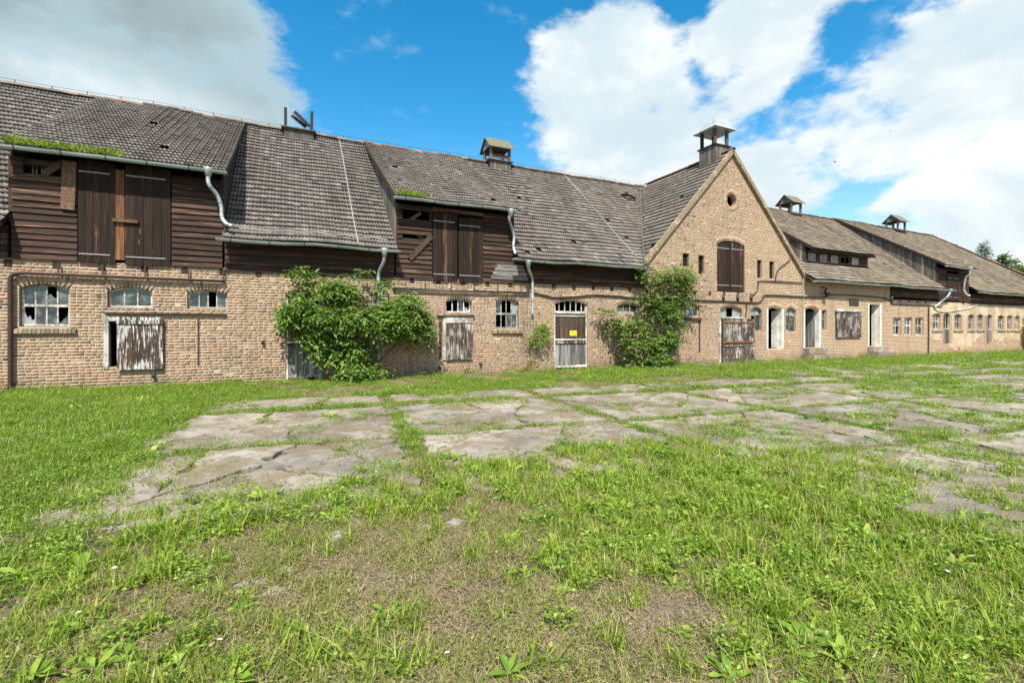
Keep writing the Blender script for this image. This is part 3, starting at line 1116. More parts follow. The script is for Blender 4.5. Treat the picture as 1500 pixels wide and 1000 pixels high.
def siding(x0, x1, z0, z1, cuts=(), mat='siding_wood', grey=None, pitch=.158):
    st = MB()
    n = max(2, int((x1 - x0) / 1.0))
    for i in range(n + 1):
        xp = x0 + .05 + (x1 - x0 - .1) * i / n
        if any(c[0] - .1 < xp < c[1] + .1 for c in cuts):
            continue
        st.box(xp - .05, xp + .05, .03, .13, z0, z1)
    st.box(x0, x1, .012, .13, z1 - .14, z1)
    s = st.build('siding', 'dark_beam', barn)
    z = z0
    while z < z1 - .05:
        zt = min(z + pitch + .025, z1)
        zm = z + pitch / 2
        spans = [(x0, x1)]
        for c in cuts:
            if c[2] < zm < c[3]:
                ns = []
                for a, b in spans:
                    if c[1] <= a or c[0] >= b:
                        ns.append((a, b))
                    else:
                        if c[0] - a > .05:
                            ns.append((a, c[0]))
                        if b - c[1] > .05:
                            ns.append((c[1], b))
                spans = ns
        for a, b in spans:
            pieces = [(a, b)]
            if b - a > 5.2:
                m_ = a + (b - a) * rs.uniform(.4, .6)
                pieces = [(a, m_ - .004), (m_ + .004, b)]
            for a2, b2 in pieces:
                q = MB()
                d0, d1_ = rs.uniform(-.012, .012), rs.uniform(-.012, .012)
                pr = rs.uniform(-.006, .006)
                q.hexa([(a2, -.068 + pr, z + d0), (b2, -.068 + pr, z + d1_), (b2, -.036 + pr, z + d1_), (a2, -.036 + pr, z + d0),
                        (a2, -.018, zt), (b2, -.018, zt), (b2, .006, zt), (a2, .006, zt)])
                m_ = mat
                if grey and grey[0] < (a2 + b2) / 2 + 9 and a2 >= grey[0] and z < grey[1]:
                    m_ = 'siding_grey'
                q.build('board', m_, s)
        z += pitch
    return s


def loft_door(x0, x1, z0, z1, y=-.06, n=5, mat='loft_door_wood', straps=True):
    d = MB()
    for zz in (z0 + (z1 - z0) * .14, z0 + (z1 - z0) * .86):
        d.box(x0 + .03, x1 - .03, y + .022, y + .05, zz - .07, zz + .07)
    o = d.build('loft_door', 'dark_beam', barn)
    w_ = (x1 - x0) / n
    for i in range(n):
        b = MB()
        b.box(x0 + i * w_ + .004, x0 + (i + 1) * w_ - .004, y - .012 + rs.uniform(-.006, .006), y + .02, z0 + rs.uniform(-.02, .02), z1 + rs.uniform(-.01, .01))
        b.build('board', mat, o)
    if straps:
        for zz in (z0 + .19, z1 - .3):
            b = MB()
            b.box(x0 + .02, x1 - .1, y - .03, y - .018, zz, zz + .035)
            b.build('strap_hinge', 'strap_iron', o)
    return o


# dormer 1
z385 = P(180, 386).z
d1_top = 5.66
dx0, dxm, dx1 = WX(114), WX(182), WX(252)
gap = (WX(35), WX(90), P(60, 254).z, P(60, 231).z)
siding(D1[0], D1[1], BRICK_TOP + .02, d1_top, [(dx0, dx1, 0, 9), gap])
loft_door(dx0 + .02, WX(170), BRICK_TOP + .0, P(140, 238).z, n=5)
loft_door(WX(184), dx1 - .02, BRICK_TOP - .02, P(215, 246).z, n=5)
q = MB()
q.box(WX(170), WX(183), -.055, -.01, BRICK_TOP + .1, d1_top - .05)
q.build('door_post', 'orange_wood', barn)
q = MB()
q.beam(P(165, 322, -.11), P(202, 325, -.11), .08, .05)
q.build('latch_bar', 'plank_wood', barn)
q = MB()
q.beam(P(102, 236, -.09), P(99, 307, -.10), .27, .03)
q.build('hanging_plank', 'plank_wood', barn)
q = MB()
q.beam(P(66, 255, .02), P(93, 238, .02), .14, .05)
q.build('brace', 'plank_wood', barn)
for pp in (39, 45, 53, 57):
    q = MB()
    q.box(WX(pp) - .014, WX(pp) + .014, .3, .33, gap[2], gap[3])
    q.build('slat', 'frame_wood', barn)
q = MB()
q.box(D1[0] - .06, D1[0] + .1, -.03, .06, 4.1, d1_top)
q.build('corner_post', 'siding_wood', barn)
q = MB()
q.box(D1[1] - .1, D1[1] + .05, -.03, .06, 4.1, d1_top)
q.build('corner_post', 'siding_wood', barn)
# section under the eaves left of and between the dormers
siding(-11.5, D1[0] - .07, BRICK_TOP + .02, 4.0)
siding(D1[1] + .06, D2[0] - .06, BRICK_TOP - .04, 4.0)
# dormer 2
d2_top = 5.56
e0, em, e1 = WX(632), WX(670), WX(707)
gap1 = (WX(589), WX(628), P(608, 326).z, P(608, 312).z)
gap2 = (WX(589), WX(629), P(608, 354).z, P(608, 341).z)
siding(D2[0], D2[1] + .0, BRICK_TOP - .02, d2_top, [(e0, e1, 0, 9), gap1, gap2])
loft_door(e0 + .02, em - .02, BRICK_TOP - .06, P(650, 313).z, n=5)
loft_door(em + .02, e1 - .02, BRICK_TOP - .06, P(688, 320).z, n=5)
q = MB()
q.box(e0, e1, -.05, 0, P(670, 314).z + .02, d2_top)
q.build('door_lintel', 'siding_wood', barn)
for a, b in (((600, 379), (632, 346)),):
    q = MB()
    q.beam(P(*a, -.09), P(*b, -.08), .17, .03)
    q.build('hanging_plank', 'plank_wood', barn)
for a, b in (((597, 325), (616, 312)), ((609, 342), (624, 354))):
    q = MB()
    q.beam(P(*a, .05), P(*b, .05), .1, .05)
    q.build('brace', 'plank_wood', barn)
q = MB()
q.box(D2[0] - .06, D2[0] + .09, -.03, .06, 4.0, d2_top)
q.build('corner_post', 'grey_wood', barn)
siding(D2[1] + .02, GX - GHW - .02, BRICK_TOP, 4.0, grey=(D2[1], BRICK_TOP + .4) if False else None)
# greyed, patched boards beside the second loft door
for i in range(4):
    q = MB()
    zz = BRICK_TOP + .08 + i * .135
    q.box(WX(718 + i * 3), WX(772 - i * 2), -.074, -.056, zz, zz + .12)
    q.build('patch_board', 'siding_grey', barn)
# right-hand range
siding(XS, D3[0], 3.38, 3.92)
siding(D3[0], D3[1], 3.3, 5.3, [(WX(1385), WX(1403), 0, 9)])
loft_door(WX(1385) + .02, WX(1394) - .01, 3.32, 5.0, n=4)
loft_door(WX(1394) + .01, WX(1403) - .02, 3.32, 5.0, n=4)
siding(D3[1], X_RIGHT, 3.28, 3.86)


# dormer cheeks, vertical boards
def cheek(x, prof, side, mat, ymax=6.0, y0=0.0):
    hold = MB()
    hold.box(x - .02, x + .02, y0, y0 + .1, prof_z(PROF, y0) - .1, prof_z(prof, y0) - .1)
    h = hold.build('dormer_cheek', 'dark_beam', barn)
    y = y0
    while y < ymax:
        y2 = min(y + .155, ymax)
        za, zb = prof_z(PROF, y) - .05, prof_z(PROF, y2) - .05
        ta, tb = prof_z(prof, y) - .07, prof_z(prof, y2) - .07
        s0, s1 = float(sag(x, y)), float(sag(x, y2))
        if ta - za > .04:
            o_ = side * rs.uniform(.03, .042)
            q = MB()
            q.hexa([(x, y + .003, za + s0), (x + o_, y + .003, za + s0), (x + o_, y2 - .003, zb + s1), (x, y2 - .003, zb + s1),
                    (x, y + .003, ta + s0), (x + o_, y + .003, ta + s0), (x + o_, y2 - .003, tb + s1), (x, y2 - .003, tb + s1)])
            q.build('board', mat, h)
        y = y2


cheek(D1[1], PD1, 1, 'dark_beam')
cheek(D1[0], PD1, -1, 'grey_wood')
cheek(D2[0], PD2, -1, 'grey_wood')
cheek(D2[1], PD2, 1, 'grey_wood')
cheek(D3[0], PD3, -1, 'grey_wood', y0=0)
cheek(D3[1], PD3, 1, 'grey_wood', y0=0)
cheek(LOWX[0], PLOW, -1, 'grey_wood', y0=.8)
cheek(LOWX[1], PLOW, 1, 'grey_wood', y0=.8)
# barge boards on dormer edges
for x, pr, m_ in ((D1[1] + .13, PD1, 'dark_beam'), (D2[0] - .14, PD2, 'dark_beam'), (D3[0] - .14, PD3, 'dark_beam'), (LOWX[0] - .1, PLOW, 'dark_beam')):
    q = MB()
    (ya, za), (yb, zb) = pr
    q.beam((x, ya, za - .02), (x, yb, zb - .06), .035, .14, up=(0, 0, 1))
    q.build('barge_board', m_, barn)

# low dormer front with its row of little windows
yl = .8
zb_, zt_ = prof_z(PROF, yl) + .02, 5.70
wins = [(1184.5, 1194), (1201, 1211), (1217.5, 1227), (1231, 1244), (1248, 1257)]
q = MB()
xsL = [LOWX[0]] + [c for ww in wins for c in (WX(ww[0], yl), WX(ww[1], yl))] + [LOWX[1]]
wz0, wz1 = zb_ + .16, zt_ - .14
for a, b in zip(xsL[::2], xsL[1::2]):
    q.box(a, b, yl, yl + .06, zb_, zt_)
for a, b in zip(xsL[1::2], xsL[2::2]):
    q.box(a, b, yl, yl + .06, zb_, wz0)
    q.box(a, b, yl, yl + .06, wz1, zt_)
LOWF = q.build('low_dormer_front', 'siding_wood', barn)
q = MB()
q.box(LOWX[0] - .1, LOWX[1] + .15, yl - .06, yl + .1, zb_ - .09, zb_ - .01)
q.build('sill_board', 'frame_wood', barn)
for i, (a, b) in enumerate(wins):
    xa, xb = WX(a, yl), WX(b, yl)
    q = MB()
    for xx_ in (xa, (xa + xb) / 2 - .015, xb - .03):
        q.box(xx_, xx_ + .03, yl - .012, yl + .03, wz0, wz1)
    q.box(xa, xb, yl - .014, yl + .028, wz0, wz0 + .035)
    q.box(xa, xb, yl - .014, yl + .028, wz1 - .035, wz1)
    wdw = q.build('window', 'frame_wood' if i != 3 else 'plank_wood', barn)
    if i != 3:
        for s0, s1 in ((xa + .03, (xa + xb) / 2 - .015), ((xa + xb) / 2 + .015, xb - .03)):
            q = MB()
            q.box(s0, s1, yl + .005, yl + .01, wz0 + .035, wz1 - .035)
            q.build('pane', 'dusty_glass' if rs.random() < .5 else 'glass', wdw)
q = MB()
q.box(LOWX[0] - .05, LOWX[1] + .05, .40, yl + .02, 5.62, 5.69)
q.build('eaves_soffit', 'dark_beam', barn)


# ------------------------------------------------------------------ gutters and downpipes
br = MB()
ab = [math.pi + math.pi * i / 6 for i in range(7)]
br.add([(-.012, .088 * math.cos(a), .088 * math.sin(a)) for a in ab] + [(.012, .088 * math.cos(a), .088 * math.sin(a)) for a in ab], [(i, i + 1, i + 8, i + 7) for i in range(6)])
BRK = br.mesh('gutter_bracket')


def gutter(x0, x1, z, y=EAVE_Y - .07, moss=False, mat='zinc'):
    q = MB()
    n = max(2, int((x1 - x0) / .8))
    rad = .08
    vs, fs = [], []
    aa = [math.pi + math.pi * i / 8 for i in range(9)]
    for i in range(n + 1):
        x = x0 + (x1 - x0) * i / n
        dz = float(sag(x, EAVE_Y)) + .008 * math.sin(i * 2.4)
        for a in aa:
            vs.append((x, y + rad * math.cos(a), z + dz + rad * math.sin(a)))
        vs.append((x, y + rad * math.cos(aa[-1]) - .02, z + dz + .012))
        vs.append((x, y - rad - .012, z + dz + .006))
    m = 11
    for i in range(n):
        for k in range(8):
            fs.append((i * m + k, (i + 1) * m + k, (i + 1) * m + k + 1, i * m + k + 1))
        fs.append((i * m, i * m + 10, (i + 1) * m + 10, (i + 1) * m))
    fs.append(tuple(range(9)))
    fs.append(tuple(n * m + k for k in range(8, -1, -1)))
    q.add(vs, fs)
    g = q.build('gutter', mat, barn, smooth=False)
    x = x0 + .35
    while x < x1 - .1:
        o = obj('bracket', BRK, 'black_iron', g)
        o.location = (x, y, z + float(sag(x, EAVE_Y)))
        x += .87 + rs.uniform(-.08, .08)
    return g


GY = EAVE_Y - .07
gutter(-11.5, D1[0] - .05, EAVE_Z - .04)
gutter(D1[0] - .9, D1[1] + .16, 5.82 - .04)
gutter(WX(316, GY), WX(586, GY), EAVE_Z - .04)
gutter(WX(577, GY), WX(757, GY), 5.70 - .04)
gutter(WX(752, GY), GX - GHW - .1, EAVE_Z - .04)
gutter(GX + GHW + .15, WX(1400, GY), EAVE_Z - .06)
gutter(D3[0] - .1, WX(1424, GY), 5.45 - .05)
gutter(D3[1] + .1, X_RIGHT + .3, EAVE_Z - .06)


def smooth_path(pts, k=5):
    pts = [Vector(p) for p in pts]
    out = []
    n = len(pts)
    for i in range(n - 1):
        p0, p1, p2, p3 = pts[max(i - 1, 0)], pts[i], pts[i + 1], pts[min(i + 2, n - 1)]
        for j in range(k):
            t_ = j / k
            out.append(0.5 * ((2 * p1) + (-p0 + p2) * t_ + (2 * p0 - 5 * p1 + 4 * p2 - p3) * t_ ** 2 + (-p0 + 3 * p1 - 3 * p2 + p3) * t_ ** 3))
    out.append(pts[-1])
    return out


def downpipe(pts, r=.05, top=True, mat='zinc'):
    q = MB()
    path = smooth_path(pts)
    q.tube(path, r, 10)
    o = q.build('downpipe', mat, barn, smooth=True)
    if top:
        a = path[0]
        f = MB()
        f.tube([a + Vector((0, 0, .10)), a + Vector((0, 0, .07)), a + Vector((0, 0, -.16))], [.115, .11, .055], 10)
        f.build('hopper', mat, o, smooth=True)
    for i in range(6, len(path) - 3, 7):
        q = MB()
        d = (path[i + 1] - path[i]).normalized()
        q.tube([path[i] - d * .015, path[i] + d * .015], r + .006, 10)
        q.build('pipe_collar', 'strap_iron', o, smooth=True)
    return o


yg = GY
downpipe([P(305, 252, yg), P(306, 270, yg), P(318, 286, -.35), P(324, 303, -.28), P(325, 318, -.3), P(331, 327, -.38), P(340, 331, -.45)])
downpipe([P(563, 369, yg), P(562, 383, -.46), P(556, 396, -.2), P(554, 410, -.1), P(554, 450, -.1), P(554, 556, -.1)])
downpipe([P(748, 311, yg), P(746, 322, -.45), P(750, 335, -.2), P(753, 348, -.13), P(752, 361, -.14), P(755, 372, -.3)])
downpipe([P(774, 386, yg), P(775, 396, -.44), P(779, 406, -.16), P(780, 416, -.09), P(780, 440, -.09), P(780, 462, -.09)])
downpipe([P(1392, 426, yg), P(1388, 434, -.45), P(1376, 444, -.15), P(1369, 450, -.09)], .055)
downpipe([P(1421, 394, yg), P(1420, 402, -.5), P(1414, 408, -.3), P(1412, 425, -.2), P(1417, 432, -.3), P(1421, 433, -.4)], .055)

# water and cable pipes on the wall
q = MB()
q.tube(smooth_path([P(15, 576, -.09), P(15, 500, -.09), P(15, 430, -.09), P(15, 410, -.09), P(20, 402, -.09), P(34, 400, -.09)]), .045, 10)
q.tube([P(33, 400, -.09), P(130, 404, -.09), P(230, 408, -.09), P(329, 412, -.09)], .042, 10)
IRON = q.build('iron_pipe', 'rust', barn, smooth=True)
for pp in (88, 152, 214, 277, 328):
    q = MB()
    q.box(WX(pp) - .015, WX(pp) + .015, -.10, -.07, P(pp, 397 + pp * .042).z, 3.17)
    q.build('pipe_hanger', 'black_iron', IRON)
q = MB()
q.tube([P(575, 422, -.08), P(650, 426, -.08), P(776, 429, -.08)], .035, 8)
PIPE2 = q.build('iron_pipe', 'black_iron', barn, smooth=True)
for pp in (622, 660, 694, 728, 762):
    q = MB()
    q.box(WX(pp) - .012, WX(pp) + .012, -.09, -.065, P(pp, 425).z, 3.12)
    q.build('pipe_hanger', 'black_iron', PIPE2)


def cable(pts, r=.022, mat='black_iron', name='cable'):
    q = MB()
    q.tube(smooth_path([P(a, b, -.05) for a, b in pts], 4), r, 6)
    return q.build(name, mat, barn, smooth=True)


cable([(782, 429), (800, 433), (812, 435.5), (840, 434.5), (860, 433), (875, 432), (905, 434), (938, 437), (975, 438)], .03)
cable([(975, 438), (1020, 439.5), (1060, 441), (1090, 442.5), (1110, 443), (1116, 440), (1121, 432.5), (1150, 433), (1176, 434.5), (1204, 435.5), (1212, 434), (1222, 431.5), (1260, 433), (1298, 437), (1308, 444)], .035)
cable([(1099, 436), (1106, 430), (1110, 424), (1111, 414), (1113, 411.5), (1140, 412.5), (1175, 414)], .025)
cable([(1094, 443), (1094, 452), (1092, 465)], .02)
cable([(1136, 411), (1138, 399), (1144, 391), (1151, 386), (1158, 380)], .025)
cable([(1305, 444), (1330, 446), (1360, 447), (1376, 449)], .03)
cable([(1369, 452), (1380, 457), (1400, 455), (1420, 451), (1434, 445)], .035, 'frame_wood')
cable([(1436, 445), (1460, 446), (1495, 448)], .02)
q = MB()
q.tube([P(1177, 404, -.06), P(1177, 470, -.05), P(1176, 528, -.05)], .015, 6)
q.build('cable', 'wire', barn)
q = MB()
q.tube([P(1360.5, 450, -.06), P(1360.5, 490, -.06), P(1360, 521, -.06)], .03, 6)
q.build('iron_pipe', 'rust', barn)

# joist ends under the siding
jm = MB()
jm.box(-.07, .07, -.02, .1, -.08, .08)
JME = jm.mesh('joist_end')
k = 0
x = -6.11 - .885 * 3
while x < 45:
    if not (19.9 < x < XS):
        o = obj('joist_end', JME, 'dark_beam', WALL)
        zz = BRICK_TOP - .09 if x < 13 else (3.12 if x < 20 else 3.2)
        o.location = (x, rs.uniform(-.01, .01), zz + rs.uniform(-.01, .01))
    x += .885

# ------------------------------------------------------------------ windows
rw = random.Random(31)


def window(op, cols, rows, broken=(), y=.10, bar=.028, mat='frame_wood', split=None, sill=None, dusty=(), fr=.045):
    x0, x1, z0 = op.x0 + .01, op.x1 - .01, op.z0 + .01
    top = lambda x: op.top(x) - .012
    q = MB()
    q.box(x0, x1, y, y + .05, z0, z0 + fr)
    q.box(x0, x0 + fr, y, y + .05, z0 + fr, top(x0 + fr))
    q.box(x1 - fr, x1, y, y + .05, z0 + fr, top(x1 - fr))
    n = 8
    for i in range(n):
        a, b = x0 + (x1 - x0) * i / n, x0 + (x1 - x0) * (i + 1) / n
        q.hexa([(a, y + .001, top(a) - fr), (b, y + .001, top(b) - fr), (b, y + .049, top(b) - fr), (a, y + .049, top(a) - fr),
                (a, y + .001, top(a)), (b, y + .001, top(b)), (b, y + .049, top(b)), (a, y + .049, top(a))])
    zc = [z0 + fr]
    if rows > 1:
        zm = split if split else (z0 + op.zs) / 2 + .05
        q.box(x0 + fr, x1 - fr, y - .006, y + .045, zm - .03, zm + .03)
        zc.append(zm)
    cx = [x0 + fr + (x1 - x0 - 2 * fr) * i / cols for i in range(cols + 1)]
    for c in cx[1:-1]:
        q.box(c - bar / 2, c + bar / 2, y + .004, y + .04, z0 + fr, top(c) - fr)
    wd = q.build('window', mat, barn)
    for r_ in range(rows):
        for c in range(cols):
            a, b = cx[c] + (bar / 2 if c else 0), cx[c + 1] - (bar / 2 if c < cols - 1 else 0)
            zl = zc[r_] + (.03 if r_ else 0)
            if r_ == rows - 1:
                ts = [(a + (b - a) * t_, top(a + (b - a) * t_) - fr) for t_ in (1, .5, 0)]
            else:
                ts = [(b, zc[r_ + 1] - .03), (a, zc[r_ + 1] - .03)]
            poly = [(a, zl), (b, zl)] + ts
            key = (r_, c)
            if key in broken:
                md = broken[key] if isinstance(broken, dict) else 'gone'
                if md == 'gone':
                    continue
                H = ts[0][1] - zl
                wv = b - a
                if md == 'low':      # shard standing in the lower corner
                    poly = [(a, zl), (b, zl), (b, zl + H * .3), (a + wv * .7, zl + H * .22), (a + wv * .55, zl + H * .5), (a + wv * .3, zl + H * .35), (a, zl + H * .75)]
                elif md == 'lowr':
                    poly = [(a, zl), (b, zl), (b, zl + H * .7), (a + wv * .75, zl + H * .4), (a + wv * .5, zl + H * .32), (a + wv * .25, zl + H * .12), (a, zl + H * .1)]
                elif md == 'half':
                    poly = [(a, zl), (b, zl), (b, zl + H * .34), (a + wv * .6, zl + H * .42), (a + wv * .35, zl + H * .6), (a, zl + H * .55)]
            g = MB()
            yy = y + .02 + rw.uniform(-.004, .004)
            g.prism(poly, 'y', yy, yy + .004)
            g.build('pane', 'dusty_glass' if key in dusty else 'glass', wd)
    if sill:
        soldier = sill == 'soldier'
        n = int((op.x1 - op.x0 + .3) / .082)
        for i in range(n):
            a = op.x0 - .15 + (op.x1 - op.x0 + .3) * i / n
            b = a + (op.x1 - op.x0 + .3) / n - .012
            s = MB()
            s.hexa([(a, -.085, op.z0 - .17), (b, -.085, op.z0 - .17), (b, .1, op.z0 - .15), (a, .1, op.z0 - .15),
                    (a, -.075, op.z0 - .07), (b, -.075, op.z0 - .07), (b, .1, op.z0 - .01), (a, .1, op.z0 - .01)])
            s.build('sill_brick', 'sill_brick', wd)
    return wd


window(OPS['A'], 4, 2, {(1, 2): 'half', (0, 0): 'low', (0, 3): 'lowr'}, sill='soldier', dusty=((0, 0),))
window(OPS['B'], 3, 1)
window(OPS['C'], 4, 1, {(0, 2): 'gone'})
window(OPS['E'], 4, 1, {(0, 0): 'gone', (0, 1): 'gone', (0, 3): 'low'}, dusty=((0, 3),))
window(OPS['Gw'], 4, 2, {(1, 1): 'gone', (1, 2): 'gone', (0, 0): 'gone', (0, 1): 'gone'}, sill='soldier', dusty=((1, 3),))
window(OPS['H'], 3, 1)
window(OPS['J'], 3, 1, dusty=((0, 0),))
window(OPS['K'], 3, 1, {(0, 1): 'gone'}, dusty=((0, 0), (0, 2)))
for k_ in ('L', 'Nw'):
    window(OPS[k_], 2, 2, {(0, 0): 'gone'} if k_ == 'L' else {}, split=OPS[k_].zs - .22, mat='worn_door_wood', dusty=((1, 0), (1, 1)), sill=None)
window(OPS['Pw'], 1, 2)
for k_ in ('T1', 'T2', 'T3'):
    window(OPS[k_], 2, 2, {(0, 1): 'gone'} if k_ == 'T1' else ({(1, 0): 'gone'} if k_ == 'T3' else {}), fr=.06)
for k_ in ('U1', 'U3', 'U4', 'U5', 'U7', 'U8', 'U9'):
    window(OPS[k_], 3, 2, {(0, rw.randrange(3)): 'gone'}, bar=.04, fr=.05, sill='soldier')
for k_ in ('s1', 's2', 's3', 's4'):       # slatted vents
    o = OPS[k_]
    q = MB()
    q.box(o.x0, o.x0 + .03, .1, .15, o.z0, o.zs)
    q.box(o.x1 - .03, o.x1, .1, .15, o.z0, o.zs)
    v = q.build('vent', 'dark_beam', barn)
    z = o.z0 + .03
    while z < o.zs - .03:
        s = MB()
        s.hexa([(o.x0 + .03, .09, z - .02), (o.x1 - .03, .09, z - .02), (o.x1 - .03, .10, z - .025), (o.x0 + .03, .10, z - .025),
                (o.x0 + .03, .15, z + .03), (o.x1 - .03, .15, z + .03), (o.x1 - .03, .16, z + .025), (o.x0 + .03, .16, z + .025)])
        s.build('slat', 'dark_beam', v)
        z += .08


# ------------------------------------------------------------------ ground floor doors and hatches
def plank_door(x0, x1, z0, z1, y, n, mat, rails=(), railmat='frame_wood', name='door', mat2=None, jit=.02):
    d = MB()
    for zz in (z0 + (z1 - z0) * .15, z0 + (z1 - z0) * .85):
        d.box(x0 + .03, x1 - .03, y + .018, y + .05, zz - .06, zz + .06)
    o = d.build(name, 'dark_beam', barn)
    w_ = (x1 - x0) / n
    for i in range(n):
        b = MB()
        yo = rs.uniform(-.005, .005)
        b.box(x0 + i * w_ + .003, x0 + (i + 1) * w_ - .003, y - .012 + yo, y + .018, z0 + rs.uniform(0, jit), z1 - rs.uniform(0, jit))
        b.build('board', mat, o)
    for (f, h) in rails:
        b = MB()
        zz = z0 + (z1 - z0) * f
        b.box(x0 - .01, x1 + .01, y - .045, y - .018, zz - h / 2, zz + h / 2)
        b.build('rail', railmat, o)
    return o


# hatch with peeling paint beside its dark slot
hx0, hx1 = WX(173), WX(240)
plank_door(hx0, hx1, P(206, 541).z, P(206, 464).z, -.09, 6, 'peeling_wood', ((.9, .1),), 'worn_door_wood', 'sliding_hatch')
q = MB()
a, b = OPS['HA'].x0, OPS['HA'].x1
q.box(a - .08, a + .02, -.03, .12, OPS['HA'].z0 - .05, OPS['HA'].zs + .15)
q.box(a + .02, hx1, -.028, .1, OPS['HA'].zs, OPS['HA'].zs + .1)
q.build('hatch_frame', 'frame_wood', barn)
q = MB()
q.box(WX(154), WX(332), -.07, -.005, P(240, 461).z, P(240, 458.6).z)
q.build('hatch_rail', 'rust', barn)
q = MB()
q.box(WX(289.5), WX(292), -.015, 0, P(291, 535).z, P(291, 466).z)
q.build('rail_post', 'rust', barn)
# shutter hatch
plank_door(WX(653), WX(691.5), P(672, 526.5).z, P(672, 474).z, -.08, 6, 'worn_door_wood', (), name='sliding_hatch')
q = MB()
q.box(WX(649), WX(652.6), -.04, 0, P(650, 527).z, P(650, 464).z)
q.box(WX(653), WX(692), -.06, 0, P(672, 473).z, P(672, 464).z)
q.build('hatch_frame', 'frame_wood', barn)
q = MB()
q.box(WX(640), WX(694), -.09, -.005, P(668, 463.6).z, P(668, 461.8).z)
q.box(WX(643), WX(647), -.02, 0, P(645, 525).z, P(645, 470).z)
q.build('hatch_rail', 'rust', barn)


def stable_door(op, up, lo, bars=True):
    zt = op.zs - .34
    y = .07
    q = MB()
    q.box(op.x0, op.x0 + .07, y - .02, y + .1, 0, op.zs)
    q.box(op.x1 - .07, op.x1, y - .02, y + .1, 0, op.zs)
    q.box(op.x0 + .07, op.x1 - .07, y - .03, y + .09, zt, zt + .09)
    f = q.build('door_frame', 'frame_wood', barn)
    if bars:
        for i in range(5):
            b = MB()
            xx_ = op.x0 + (op.x1 - op.x0) * (i + 1) / 6
            b.box(xx_ - .018, xx_ + .018, y, y + .035, zt + .09, op.top(xx_))
            b.build('bar', 'frame_wood', f)
    zmid = 1.02
    plank_door(op.x0 + .07, op.x1 - .07, zmid + .05, zt - .02, y - .01, 6, up, ((.06, .05), (.93, .05)), 'orange_wood' if up == 'x' else 'frame_wood', 'upper_door')
    plank_door(op.x0 + .07, op.x1 - .07, .08, zmid - .03, y - .005, 6, lo, ((.04, .07),), 'frame_wood', 'lower_door')
    q = MB()
    q.box(op.x0 + .07, op.x1 - .07, y - .06, y - .01, zmid - .03, zmid + .05)
    q.build('door_rail', 'worn_door_wood', barn)


stable_door(OPS['D1'], 'grey_wood', 'silver_door_wood')
stable_door(OPS['D2'], 'brown_door_wood', 'silver_door_wood')
# hatch half hidden by the second bush
plank_door(WX(968), WX(993), P(980, 519).z, P(980, 486).z, -.06, 6, 'grey_wood', (), name='sliding_hatch')
q = MB()
q.box(WX(1001), WX(1026), -.10, -.01, P(1013, 469).z, P(1013, 466).z)
q.box(WX(1023.5), WX(1025.2), -.02, 0, P(1024, 516).z, P(1024, 469).z)
q.build('hatch_rail', 'rust', barn)
# sliding door of the gable
dz1, dzm = P(1078, 467).z, P(1078, 503).z
plank_door(WX(1055), WX(1101), dzm + .03, dz1, -.14, 10, 'worn_door_wood', ((.86, .07), (.04, .08)), 'orange_wood', 'upper_door')
plank_door(WX(1055), WX(1101), .03, dzm - .04, -.14, 10, 'worn_door_wood', ((.95, .06), (.1, .22)), 'grey_wood', 'lower_door')
q = MB()
q.box(WX(1054), WX(1088), -.13, -.01, dz1 + .02, dz1 + .08)
q.box(WX(1053), WX(1054.8), -.06, -.01, 0, dz1)
q.build('door_frame', 'frame_wood', barn)
# loft door of the gable, arched head
o = OPS['LD']
for a, b in ((o.x0 + .03, o.xm - .01), (o.xm + .01, o.x1 - .03)):
    d = MB()
    d.box(a + .03, b - .03, .05, .08, o.z0 + .3, o.z0 + .45)
    ld = d.build('loft_door', 'dark_beam', barn)
    n = 4
    for i in range(n):
        a2, b2 = a + (b - a) * i / n + .004, a + (b - a) * (i + 1) / n - .004
        q = MB()
        q.prism([(a2, o.z0 + .02), (b2, o.z0 + .02), (b2, o.top(b2) - .04), (a2, o.top(a2) - .04)], 'y', .03 + rs.uniform(0, .006), .05)
        q.build('board', 'loft_door_wood', ld)
    for zz in (o.z0 + .28, o.zs - .2):
        q = MB()
        q.box(a, b - .1, .012, .024, zz, zz + .05)
        q.build('strap_hinge', 'strap_iron', ld)
for pp in (1060, 1081, 1101):
    q = MB()
    q.tube([P(pp, 430, -.05), P(pp, 436, -.10), P(pp, 441, -.05)], .05, 6)
    q.build('bracket_hook', 'black_iron', barn)


# whitewashed doorways
def doorway(op, leafmat, reach, step_n):
    q = MB()
    q.box(op.x0 - .09, op.x0 - .002, -.016, .01, op.z0, op.zs + .03)
    q.box(op.x1 + .002, op.x1 + .11, -.016, .01, op.z0, op.zs + .03)
    q.build('door_surround', 'white_plaster', barn)
    # the leaf stands open, swung inwards on the right jamb
    q = MB()
    a_, b_ = Vector((op.x1 - .05, .2, 0)), Vector((op.x1 - .05 - reach * .06, .2 + reach, 0))
    n_ = Vector((.035, .016, 0))
    z0_, z1_ = Vector((0, 0, op.z0 + .02)), Vector((0, 0, op.zs - .04))
    q.hexa([a_ + z0_, a_ + n_ + z0_, b_ + n_ + z0_, b_ + z0_, a_ + z1_, a_ + n_ + z1_, b_ + n_ + z1_, b_ + z1_])
    dl_ = q.build('door', leafmat, barn)
    q = MB()
    hp = b_ * .85 + a_ * .15 + Vector((-.03, -.01, op.z0 + 1.0))
    q.tube([hp, hp + Vector((-.04, -.01, 0)), hp + Vector((-.04, -.1, 0))], .012, 6)
    q.build('door_handle', 'black_iron', dl_)
    for i in range(step_n):
        q = MB()
        hh = op.z0 / step_n
        q.box(op.x0 - .15 - .12 * (step_n - 1 - i), op.x1 + .2 + .15 * (step_n - 1 - i), -.32 - .32 * (step_n - 1 - i), -.014, i * hh + .002 * i, (i + 1) * hh - .02)
        q.build('doorstep', 'concrete', barn)


